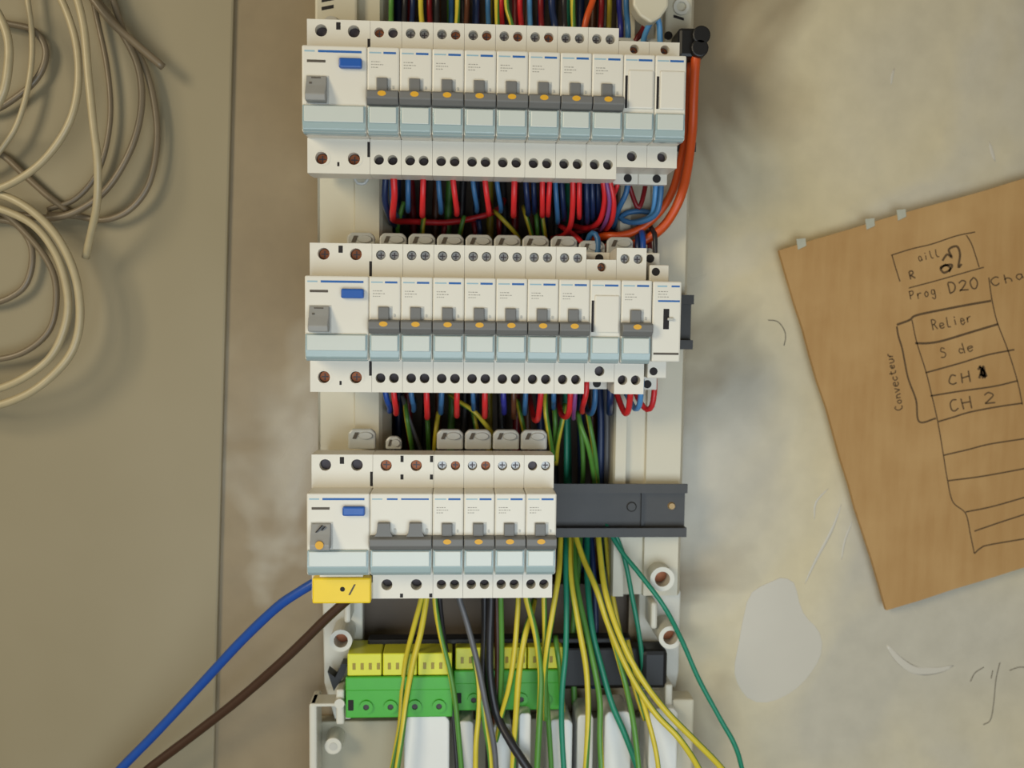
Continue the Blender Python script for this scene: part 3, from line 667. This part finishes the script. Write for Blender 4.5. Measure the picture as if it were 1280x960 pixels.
wire([(503, 495, 10), (510, 520, 18), (519, 545, 14), (527, 566, 4)], 'grey_wire', 1.4, 'grey wire slanting right beside an earth wire below the middle row', 'wire', GB)
for k, (x, c_, r, nm) in enumerate([(708, 'teal', 1.8, 'dark teal wire'), (751, 'navy', 2.4, 'thick navy cable'), (759, 'grey_wire', 2.2, 'grey cable'), (766, 'black_wire', 2.0, 'black cable')]):
    wire([(x - 2, 480, 2), (x, 520, 4), (x, 570, 4), (x - 1, 630, 0), (x - 2, 680, 0)], c_, r, f'{nm} running straight down in the recess above the bare rail', 'cable', GB)

# dark runs deep inside the recess
cs = ['navy', 'dark_red', 'black_wire', 'brown', 'green', 'black_wire', 'navy', 'olive', 'black_wire', 'dark_red', 'brown', 'navy', 'black_wire', 'teal', 'navy', 'brown', 'black_wire']
for k in range(17):
    x = 497 + k * 16.4; j = random.uniform(-4, 4)
    wire([(x, -30, -34), (x + j, 150, -30 + j), (x - j, 300, -32), (x + j, 450, -30 - j), (x, 600, -32), (x, 715, -34)], cs[k], 2.6, f"dim {cs[k].replace('_', ' ').replace(' wire', '')} cable running vertically deep in the recess behind the breakers", 'cable', 'cables deep in the recess', 'cable')

# below the bottom row
GC = 'wires hanging below the bottom row'
def Y(k_label, pts, r=1.7, two=None): return yg(pts, k_label, r, .0 if two else .02, 'earth wires hanging below the bottom row', two or (0, 1, 2, 3, 4))
Y('earth wire from the double breaker slanting down left, left strand', [(528, 728, 50), (527, 746, 50), (517, 785, 46), (508, 822, 40), (503, 862, 40), (500, 905, 42), (490, 962, 44), (486, 990, 45)])
Y('earth wire from the double breaker slanting down left, right strand', [(534, 728, 50), (533, 748, 50), (526, 790, 48), (516, 830, 48), (508, 875, 48), (503, 915, 50), (496, 965, 52), (493, 990, 54)], 1.9)
Y('earth wire crossing the green block beside a dark wire', [(543, 728, 48), (544, 755, 48), (551, 795, 46), (562, 838, 46), (568, 870, 46), (572, 905, 46), (577, 965, 46), (578, 990, 46)])
wire([(549, 728, 44), (549, 745, 44), (553, 785, 40), (560, 830, 36), (566, 890, 38), (572, 965, 42), (574, 990, 44)], 'black_wire', 1.8, 'dark wire behind an earth wire below the double breaker', 'wire', GC)
wire([(571, 728, 46), (574, 748, 46), (584, 780, 46), (597, 830, 48), (607, 880, 50), (617, 930, 50), (622, 990, 50)], 'grey_wire', 1.9, 'slate grey wire slanting right below the first bottom breaker', 'wire', GC)
wire([(614, 728, 36), (614, 750, 36), (612, 800, 36), (613, 850, 38), (622, 895, 42), (640, 930, 50), (664, 968, 56), (672, 990, 58)], 'black_wire', 2.8, 'thick black cable hanging below the second bottom breaker', 'cable', GC)
wire([(606, 740, 30), (606, 790, 30), (604, 850, 32), (610, 905, 36), (612, 990, 36)], 'black_wire', 2.4, 'black cable hidden behind the slate grey wire', 'cable', GC)
wire([(620, 740, 28), (622, 800, 30), (622, 850, 32), (618, 905, 34), (616, 990, 34)], 'brown', 2.2, 'dark brown cable behind the thick black cable', 'cable', GC)
Y('earth wire low in front of the white fingers, left of centre', [(592, 820, 40), (598, 858, 48), (598, 895, 50), (595, 930, 52), (594, 990, 52)])
Y('earth wire low in front of the white fingers curving right', [(595, 835, 42), (601, 870, 48), (606, 905, 50), (612, 940, 50), (616, 990, 50)])
Y('straight earth wire below the second bottom breaker', [(626, 728, 48), (626, 748, 48), (627, 790, 44), (627, 840, 40), (624, 900, 34)])
Y('earth wire bending left toward the thick black cable', [(648, 740, 40), (647, 765, 42), (643, 815, 46), (636, 860, 46), (626, 898, 42), (620, 930, 38)])
Y('broad earth wire arching below the third bottom breaker', [(668, 750, 20), (664, 768, 34), (656, 795, 44), (649, 840, 46), (645, 895, 46), (641, 960, 46), (640, 990, 46)], 2.0)
Y('earth wire from the last bottom breaker joining its neighbour', [(656, 728, 52), (658, 748, 52), (668, 785, 50), (673, 815, 50), (676, 850, 50), (674, 905, 52), (671, 965, 54), (670, 990, 54)], 2.0)
Y('earth wire straight below the last bottom breaker', [(680, 728, 48), (680, 750, 48), (681, 790, 46), (680, 835, 44), (684, 880, 44), (688, 940, 44), (690, 990, 44)])
Y('yellow-dominant earth wire passing the right side of the bottom row', [(701, 660, 20), (700, 690, 30), (698, 720, 44), (691, 765, 50), (684, 810, 52), (681, 850, 48), (682, 900, 46)], 1.8)
Y('short pale earth wire beside the teal wire', [(694, 795, 36), (697, 815, 42), (701, 845, 42), (703, 890, 38)], 1.8)
wire([(706, 660, 6), (707, 700, 30), (708, 760, 42), (707, 815, 46), (703, 860, 48), (702, 905, 48), (705, 965, 50), (706, 990, 50)], 'teal', 1.8, 'teal green wire hanging right of the bottom row', 'wire', GC)
Y('pale earth wire hanging right of the teal wire, left strand', [(711, 660, 10), (713, 720, 36), (722, 775, 44), (732, 830, 46), (735, 870, 48), (735, 905, 50), (732, 965, 52), (731, 990, 52)], 1.9)
Y('pale earth wire hanging right of the teal wire, right strand', [(717, 660, 4), (720, 725, 26), (732, 785, 38), (744, 840, 46), (750, 880, 48), (750, 925, 54), (753, 990, 60)], 1.9)
wire([(734, 665, 0), (734, 720, 20), (740, 785, 34), (752, 835, 40), (765, 880, 44), (782, 920, 46), (800, 968, 48), (808, 990, 49)], 'teal', 2.0, 'thicker teal green wire slanting right behind the earth wires', 'wire', GC)
Y('bright earth wire sweeping far down right from the bare rail, upper strand', [(747, 655, 16), (750, 690, 30), (757, 740, 46), (775, 795, 56), (800, 845, 60), (832, 888, 62), (868, 925, 62), (900, 958, 60), (918, 985, 58)], 2.0, (6, 7))
Y('bright earth wire sweeping down right from the bare rail, lower strand', [(716, 655, 14), (728, 695, 28), (745, 735, 44), (762, 785, 47), (789, 845, 52), (818, 890, 55), (848, 922, 60), (872, 958, 58), (884, 990, 56)], 2.0, (6, 7))
Y('earth wire in front of the white fingers at the right, lower one', [(760, 780, 36), (772, 820, 42), (783, 860, 46), (792, 905, 54), (799, 965, 60), (801, 990, 63)], 1.8)
Y('earth wire in front of the white fingers at the far right', [(784, 800, 34), (796, 850, 44), (808, 892, 54), (819, 935, 58), (827, 990, 60)], 1.6)
Y('earth wire deep behind the sweeping pair below the rail', [(756, 660, 4), (762, 720, 14), (775, 790, 22), (790, 850, 26), (806, 900, 30)], 1.5)
wire([(757, 655, 24), (776, 688, 31), (800, 718, 38), (830, 758, 43), (852, 800, 40), (874, 850, 40), (900, 898, 42), (920, 935, 44), (934, 985, 44)], 'teal', 1.6, 'thin green wire leaving the board far down to the right', 'wire', GC)
wire([(768, 664, 27), (781, 700, 27), (790, 745, 30), (800, 800, 32), (806, 860, 30)], 'teal', 1.6, 'thin green wire hanging left of the chassis screw bosses', 'wire', GC)
wire([(738, 660, -8), (742, 720, 4), (745, 790, 10), (742, 860, 12)], 'navy', 2.0, 'navy wire deep behind the earth wires below the bare rail', 'wire', GC)
wire([(726, 660, -10), (722, 720, 0), (716, 800, 10), (718, 880, 14)], 'green', 2.0, 'dark green wire deep behind the earth wires below the bare rail', 'wire', GC)
# supply pair
wire([(404, 722, 60), (392, 729, 60), (372, 741, 58), (345, 760, 54), (300, 803, 46), (250, 857, 38), (195, 916, 32), (150, 962, 28), (116, 1000, 27)], 'supply_blue', 3.0, 'thick blue supply wire leaving the bottom switch down to the left', 'supply_wire', 'supply wires', n=12)
wire([(450, 735, 56), (438, 746, 56), (405, 776, 52), (360, 820, 46), (300, 873, 38), (240, 920, 32), (185, 962, 28), (158, 990, 26), (130, 1022, 25)], 'supply_brown', 3.0, 'thick dark brown supply wire leaving the yellow cover down to the left', 'supply_wire', 'supply wires', n=12)

# ------------------------------------------------------------------ earth terminal block
DE = 40.0
o0 = Vector(at(432, 898, DE)); pr = Vector(at(706, 898, DE)); pm = Vector(at(432, 846, DE)); pt_ = Vector(at(432, 818, DE))
t = thing('earth_terminal_block', 'green and yellow earth terminal block at the bottom of the board', 'terminal block', o0.x, o0.y, 12)
Wd, h1, h2 = pr.x - o0.x, pm.y - o0.y, pt_.y - o0.y
cuts = [0, (565 - 432) / (706 - 432) * Wd, Wd]
for k in (0, 1):
    x0, x1 = cuts[k] + (.4 if k else 0), cuts[k + 1]
    z_ = -9 * k; b_ = MB(); b_.box(x0, x1, 0, h1, 0, 28 + z_, .8); b_.box(x0, x1, h1 - 9, h1, 20 + z_, 29 + z_, .8)
    o = b_.build('green_body', 'green_block', t)
    x = x0 + 13
    while x < x1 - 6:
        MB().ring(x, 7.6, 27.5 + z_, 29.6 + z_, 1.9, 4.2, 18).build('screw_collar', 'green_block', o); MB().cyl(x, 7.6, 27 + z_, 28.6 + z_, 1.9, 12).build('clamp_screw', 'screw_dark', o); x += 15.3
    MB().box(x0 + 1.5, x0 + 5, 5, 12, 26.5 + z_, 28.4 + z_, .4).build('end_slot', 'slot_black', o)
    for q in range(3):
        xa = x0 + 1 + q * (x1 - x0 - 1) / 3; xb = xa + (x1 - x0 - 1) / 3 - .8
        y_ = MB().box(xa, xb, h1, h2, 2, 27 + z_, .7).build('yellow_strip', 'yellow_block', t)
        for w_ in range(4):
            cx = xa + (w_ + .6) * (xb - xa) / 4.2
            MB().box(cx, cx + 2.2, h1 + 4, h1 + 8.5, 26.4 + z_, 27.1 + z_, .3).build('clamp_opening', 'olive', y_)
c = Vector(at(424, 878, 40)) - o0
b_ = MB(); b_.box(c.x - 2.6, c.x + 2.6, -6, 17, 7, 24, 1.2); b_.cyl(c.x, 9, 24, 27, 3.2, 14); b_.build('end_bracket', 'frame_clear', t)
c = Vector(at(838, 872, 40)) - o0
MB().box(c.x - 2.4, c.x + 2.4, -5, 18, 7, 24, 1.2).build('end_bracket', 'frame_clear', t)
p, q = Vector(at(706, 872, DE)), Vector(at(838, 820, DE))
b_ = MB(); b_.box(p.x - o0.x, q.x - o0.x, p.y - o0.y, q.y - o0.y, -.4, 12, 1.5); b_.box(12, q.x - o0.x - 22, h2 - 1, h2 + 3, -.4, 10, 1); b_.build('carrier_bar_and_shadow_strip', 'black', t)  # second box is a black strip standing in for the shadow above the block
p = Vector(at(822, 842, DE)) - o0; MB().box(p.x - 9, p.x + 8, p.y - 13, p.y + 13, 6, 22, 3).build('end_stop', 'black', t)
p = Vector(at(420, 850, 30)) - o0
MB().prism([(p.x - 6, p.y + 4), (p.x - 2, p.y - 9), (p.x + 5, p.y + 2), (p.x + 7, p.y + 9), (p.x + 3, p.y + 9), (p.x - 1, p.y)], 4, 14, 'd').build('end_hook', 'black', t)

# ------------------------------------------------------------------ lower cover plate with white fingers
t = thing('cable_entry_cover', 'translucent white lower cover plate with upright fingers under the terminal block', 'cover plate', *at(620, 960, 0))
o0 = Vector(at(620, 960, 0)); DP = 34
p, q = Vector(at(386, 880, DP)) - o0, Vector(at(868, 880, DP)) - o0; vbot = -80
MB().box(p.x, q.x, vbot, ve - o0.y - 1, 1, 11.6, 1.0).build('plate', 'plate_dull', t)
MB().box(p.x, p.x + 5, vbot, p.y, 11.5, DP, 1.4).build('rim', 'frame_clear', t)
MB().box(p.x + .4, (Vector(at(432, 880, DP)) - o0).x, p.y - 2.2, p.y, 18.5, DP - .2, .8).build('rim', 'frame_clear', t)
MB().box(q.x - 15, q.x, vbot, p.y, 18.5, DP, 1.4).build('rim', 'frame', t)
c = Vector(at(416, 934, 28)) - o0
o = MB().cyl(c.x, c.y, 9.5, 27, 6.4, 24, 5.6, bev=.8).build('screw_head', 'frame_clear', t); MB().cyl(c.x, c.y, 26.8, 27.4, 2.6, 14).build('recess', 'case_grey', o)
for x0, x1, y0, dd in ((505, 562, 892, 38), (572, 592, 902, 37), (617, 640, 905, 40), (649, 664, 892, 42), (686, 716, 900, 40), (722, 742, 894, 40), (756, 790, 890, 40), (812, 848, 886, 42)):
    a, b2 = Vector(at(x0, y0, dd)) - o0, Vector(at(x1, y0, dd)) - o0
    w_ = b2.x - a.x
    MB().prism([(a.x, vbot), (b2.x, vbot), (b2.x, a.y - w_ * .18), (b2.x - w_ * .15, a.y), (a.x + w_ * .15, a.y), (a.x, a.y - w_ * .18)], 11.5, dd, 'd', bev=1.2).build('finger', 'finger', t)

# ------------------------------------------------------------------ cardboard wiring plan
DC = 10.0
A, Bp, Cp = Vector(at(974, 313, DC)), Vector(at(1280, 224, DC)), Vector(at(1108, 763, DC))
ex = (Bp - A).normalized(); ey = (Cp - A); hgt = ey.length; ey.normalize()
wid = 290.0
t = thing('cardboard_sheet', 'brown corrugated cardboard sheet with a hand-drawn table, fixed to the wall', 'cardboard', *A)
def quadpoly(x0, y0, x1, y1): return [tuple((ex * x + ey * y)[:2]) for x, y in ((x0, y0), (x0, y1), (x1, y1), (x1, y0))]
edge = [(0, 0)]
for i in range(1, 14): edge.append((0 + random.uniform(-.5, .5), hgt * i / 14))
edge.append((0, hgt))
for i in range(1, 12): edge.append((wid * i / 12, hgt + random.uniform(-.7, .7)))
edge += [(wid, hgt), (wid, 0)]
for i in range(11, 0, -1): edge.append((wid * i / 12, random.uniform(-.8, .8)))
P2 = [tuple((ex * x + ey * y)[:2]) for x, y in edge]
MB().prism(P2, -3.4, 0, 'd').build('board', 'cardboard', t)
for x in (14, 62, 84): MB().prism([tuple((ex * (x + a_) + ey * b_)[:2]) for a_, b_ in ((-2, 3), (4, 2), (5, -3), (-1, -4))], -.1, .5, 'd').build('tape_scrap', 'tape', t)
def ink(name, lines, wd_):
    b_ = MB()
    for ln in lines: b_.ribbon([(Vector(at(x, y, DC + .12)) - A)[:2] for x, y in ln], wd_, .12)
    return b_.build(name, 'pencil', t, flip=False)
ink('drawn_line', [[(1114, 319), (1140, 311), (1165, 305), (1195, 295), (1219, 290)], [(1115, 319), (1119, 333), (1125, 352)], [(1208, 294), (1214, 304), (1219, 318), (1224, 334)]], .8)
ink('drawn_line', [[(1136, 360), (1170, 351), (1205, 341), (1230, 334)], [(1236, 347), (1238, 362), (1241, 380), (1247, 404), (1260, 438), (1272, 477), (1278, 506)]], .8)
ink('drawn_line', [[(1121, 406), (1137, 400), (1146, 394), (1184, 386), (1210, 381), (1239, 376)], [(1144, 429), (1160, 429), (1178, 426), (1208, 417), (1248, 405)]], 1.5)
ink('drawn_line', [[(1121, 408), (1123, 420), (1128, 437), (1135, 472), (1145, 500), (1149, 527), (1170, 523)]], 1.2)
ink('drawn_line', [[(1140, 400), (1146, 428), (1157, 463), (1163, 487), (1172, 526), (1179, 567), (1184, 598), (1191, 627), (1207, 642), (1213, 668), (1218, 692)]], .8)
ink('drawn_line', [[(1157, 466), (1200, 454), (1233, 444), (1268, 437)], [(1163, 495), (1200, 489), (1242, 483), (1272, 476)], [(1173, 527), (1190, 522), (1213, 515), (1250, 508), (1278, 504)]], 1.1)
ink('drawn_line', [[(1180, 569), (1210, 562), (1238, 555), (1290, 547)], [(1185, 601), (1230, 595), (1290, 584)], [(1207, 640), (1241, 633), (1290, 619)], [(1218, 664), (1250, 653), (1290, 640)], [(1218, 692), (1226, 685), (1237, 681), (1290, 672)]], 1.0)
# handwriting: strokes on a 0..1 grid (x right, y down)
G = {'h': [[(.2, 0), (.2, 1)], [(.2, .65), (.55, .48), (.85, .65), (.85, 1)]], 'C': [[(.9, .15), (.5, 0), (.1, .4), (.15, .8), (.5, 1), (.9, .85)]], 'H': [[(.1, 0), (.1, 1)], [(.9, 0), (.9, 1)], [(.1, .5), (.9, .5)]], '2': [[(.1, .2), (.5, 0), (.85, .25), (.5, .65), (.05, .97)], [(.05, .97), (1, .97)]],
     '1': [[(.2, .3), (.55, 0)], [(.55, 0), (.55, 1)]], 'P': [[(.15, 1), (.15, 0)], [(.15, 0), (.7, .05), (.8, .3), (.6, .5), (.15, .52)]], 'D': [[(.15, 0), (.15, 1)], [(.15, 0), (.7, .1), (.9, .5), (.7, .9), (.15, 1)]],
     '0': [[(.5, 0), (.1, .4), (.25, .95), (.6, 1), (.9, .55), (.75, .1), (.5, 0)]], 'R': [[(.15, 1), (.15, 0)], [(.15, 0), (.7, .05), (.75, .35), (.15, .5)], [(.4, .5), (.9, 1)]],
     'o': [[(.5, .45), (.15, .65), (.3, .97), (.7, .95), (.85, .65), (.5, .45)]], 'n': [[(.15, .45), (.15, 1)], [(.15, .65), (.5, .45), (.8, .6), (.85, 1)]], 'v': [[(.1, .45), (.5, 1)], [(.5, 1), (.9, .45)]],
     'e': [[(.15, .72), (.85, .68), (.7, .45), (.25, .5), (.15, .85), (.5, 1), (.9, .9)]], 'c': [[(.85, .52), (.5, .45), (.15, .7), (.4, 1), (.85, .93)]], 't': [[(.45, .1), (.4, .8), (.6, 1), (.85, .92)], [(.1, .42), (.85, .38)]],
     'u': [[(.15, .45), (.2, .9), (.5, 1), (.85, .8)], [(.85, .45), (.9, 1)]], 'r': [[(.2, .45), (.2, 1)], [(.2, .7), (.5, .47), (.85, .5)]], 'l': [[(.3, 0), (.25, .8), (.5, 1), (.75, .95)]], 'i': [[(.5, .45), (.5, 1)], [(.5, .18), (.52, .22)]],
     'g': [[(.8, .5), (.4, .45), (.15, .7), (.4, .95), (.8, .8), (.8, .45), (.8, 1.2), (.5, 1.4), (.15, 1.25)]], '.': [[(.4, .95), (.5, 1)]], 'S': [[(.85, .1), (.4, 0), (.15, .25), (.5, .48), (.85, .72), (.5, 1), (.1, .9)]],
     'a': [[(.8, .5), (.4, .45), (.15, .7), (.4, 1), (.8, .8)], [(.8, .45), (.85, 1)]], 'd': [[(.8, .6), (.4, .5), (.15, .75), (.4, 1), (.8, .85)], [(.85, 0), (.85, 1)]], 'A': [[(.05, 1), (.5, 0)], [(.5, 0), (.95, 1)], [(.25, .65), (.75, .65)]]}
def script(text, x, y, h, wl, ang, lw=.5, gap=.25):
    """handwritten text whose first letter has its lower left at pixel (x, y), running at angle ang (degrees, up positive)"""
    ca, sa = math.cos(math.radians(ang)), -math.sin(math.radians(ang)); lines = []
    for ch_ in text:
        if ch_ != ' ':
            for st in G[ch_]:
                ln = []
                for gx, gy in st:
                    lx, ly = gx * wl, (gy - 1) * h
                    lx += random.uniform(-.07, .07) * wl; ly += random.uniform(-.07, .07) * h
                    ln.append((x + lx * ca - ly * sa, y + lx * sa + ly * ca))
                lines.append(ln)
        x += wl * (1 + gap) * ca; y += wl * (1 + gap) * sa
    return ink('handwriting', lines, lw)
script('CH', 1186, 482, 13, 12, 11, 1.0, .35); script('1', 1222, 474, 16, 11, 11, 1.4)
b_ = [[(1224, 473), (1229, 458), (1231, 472), (1227, 460), (1233, 470), (1225, 468)]]; ink('handwriting', b_, 1.6)
script('CH', 1188, 515, 15, 12, 11, 1.0, .3); script('2', 1230, 505, 13, 14, 6, 1.0)
script('Relier', 1166, 413, 13, 7, 12, .8); script('S de', 1176, 448, 12, 9, 13, .8)
script('Prog.', 1138, 375, 11, 7, 12, .75); script('D20', 1186, 367, 13, 11, 12, 1.0)
script('aill', 1148, 327, 10, 6, 14, .7); script('R', 1138, 350, 11, 7, 14, 1.0)
ink('handwriting', [[(1178, 326), (1184, 318), (1190, 322), (1186, 312), (1196, 308), (1200, 318), (1198, 334), (1202, 330)], [(1176, 336), (1182, 331), (1188, 336), (1180, 341), (1176, 334), (1190, 331), (1186, 340)]], 1.5)
script('Convecteur', 1129, 512, 10, 6.2, 101, .8, .2)
script('Cha', 1240, 358, 11, 12, 14, .9)

# ------------------------------------------------------------------ slack cables hanging on the left
def slack(pts, colour, r, label, name='slack_cable'):
    (xa, ya, da), (xb, yb, db) = pts[0], pts[-1]; ym = (ya + yb) / 2; hh = (yb - ya) / 2
    if xa < 0 and xb < 0: pts = pts + [(-60 - hh * .55, ym + hh * .75, db), (-75 - hh * .8, ym, (da + db) / 2), (-60 - hh * .55, ym - hh * .75, da), (xa, ya + 3, da + 1)]
    elif ya < 0:
        pts = [(xa - 170, ya - 120, da), (xa - 70, ya - 75, da)] + pts
        if xb < 0: pts = pts + [(xb - 70, yb - 30, db), (xb - 130, yb - 90, max(8, db - 10))]
    return wire(pts, colour, r, label, name, 'slack cables on the wall panel', 'cable', n=10)
slack([(70, -60, 40), (90, -20, 42), (104, 30, 44), (110, 90, 46), (116, 150, 46), (122, 205, 44), (121, 255, 38), (114, 290, 30), (107, 322, 22)], 'beige', 2.3, 'pale cable ending freely below, the straightest one of the coil')
slack([(40, -60, 36), (72, -10, 38), (93, 45, 40), (98, 100, 42), (88, 150, 42), (62, 192, 40), (30, 220, 38), (-10, 238, 36), (-60, 240, 34)], 'beige', 2.2, 'pale cable bowing round the upper coil toward the photo edge')
slack([(-40, -20, 44), (-10, 5, 44), (9, 45, 44), (10, 85, 44), (0, 125, 42), (-30, 155, 40)], 'beige', 2.5, 'thick pale loop cut off by the photo edge at the upper left')
slack([(-60, 235, 30), (-10, 240, 32), (35, 260, 34), (72, 297, 34), (94, 345, 34), (100, 395, 34), (92, 435, 34), (70, 465, 34), (35, 492, 34), (-10, 508, 32), (-60, 510, 30)], 'beige', 2.5, 'outer pale loop of the lower coil on the left')
slack([(-60, 250, 28), (-10, 258, 30), (40, 280, 30), (70, 318, 30), (84, 365, 30), (82, 405, 30), (64, 445, 30), (30, 472, 30), (-10, 488, 28), (-60, 495, 26)], 'beige', 2.4, 'inner pale loop of the lower coil on the left')
slack([(-60, 262, 14), (-5, 262, 14), (40, 300, 14), (66, 340, 14), (70, 380, 14), (60, 415, 14), (30, 440, 14), (-10, 450, 14), (-60, 450, 14)], 'taupe', 2.0, 'dull taupe loop inside the lower coil')
slack([(90, -50, 16), (118, -5, 16), (150, 38, 16), (172, 82, 16), (177, 130, 16), (166, 180, 16), (140, 228, 17), (110, 256, 18), (70, 272, 18), (20, 268, 17)], 'taupe', 2.1, 'taupe loop of the upper coil, second from the outside')
slack([(120, -50, 12), (155, 40, 12), (180, 82, 12), (193, 130, 12), (196, 180, 12), (186, 230, 12), (162, 262, 12), (130, 275, 12), (95, 270, 11), (60, 268, 11)], 'taupe', 2.0, 'outermost taupe loop of the upper coil')
slack([(80, -60, 22), (110, -10, 24), (140, 28, 24), (170, 55, 22), (204, 84, 18)], 'taupe', 2.4, 'dark cut cable end pointing down right at the top left')
slack([(100, -40, 10), (125, 40, 10), (137, 110, 10), (136, 165, 10), (122, 215, 10), (95, 248, 10), (60, 262, 10)], 'taupe', 1.7, 'thin taupe loop inside the two outer loops')
slack([(-30, 20, 10), (12, 30, 10), (42, 38, 10), (57, 62, 10), (50, 92, 10), (25, 118, 10), (-20, 140, 10)], 'taupe', 2.0, 'small dark loop near the upper left corner')
slack([(-40, 180, 10), (0, 192, 10), (30, 218, 10), (60, 245, 10), (85, 264, 10)], 'taupe', 2.2, 'dark short cable between upper and lower coils')
slack([(-30, 275, 10), (15, 278, 10), (38, 305, 10), (38, 340, 10), (22, 366, 10), (-20, 380, 10)], 'taupe', 2.0, 'smallest dark loop inside the lower coil')
slack([(20, -50, 14), (36, 10, 14), (40, 70, 14), (30, 130, 14), (10, 175, 14), (-30, 210, 14)], 'beige', 1.7, 'faint pale cable between the corner loop and the upper coil')
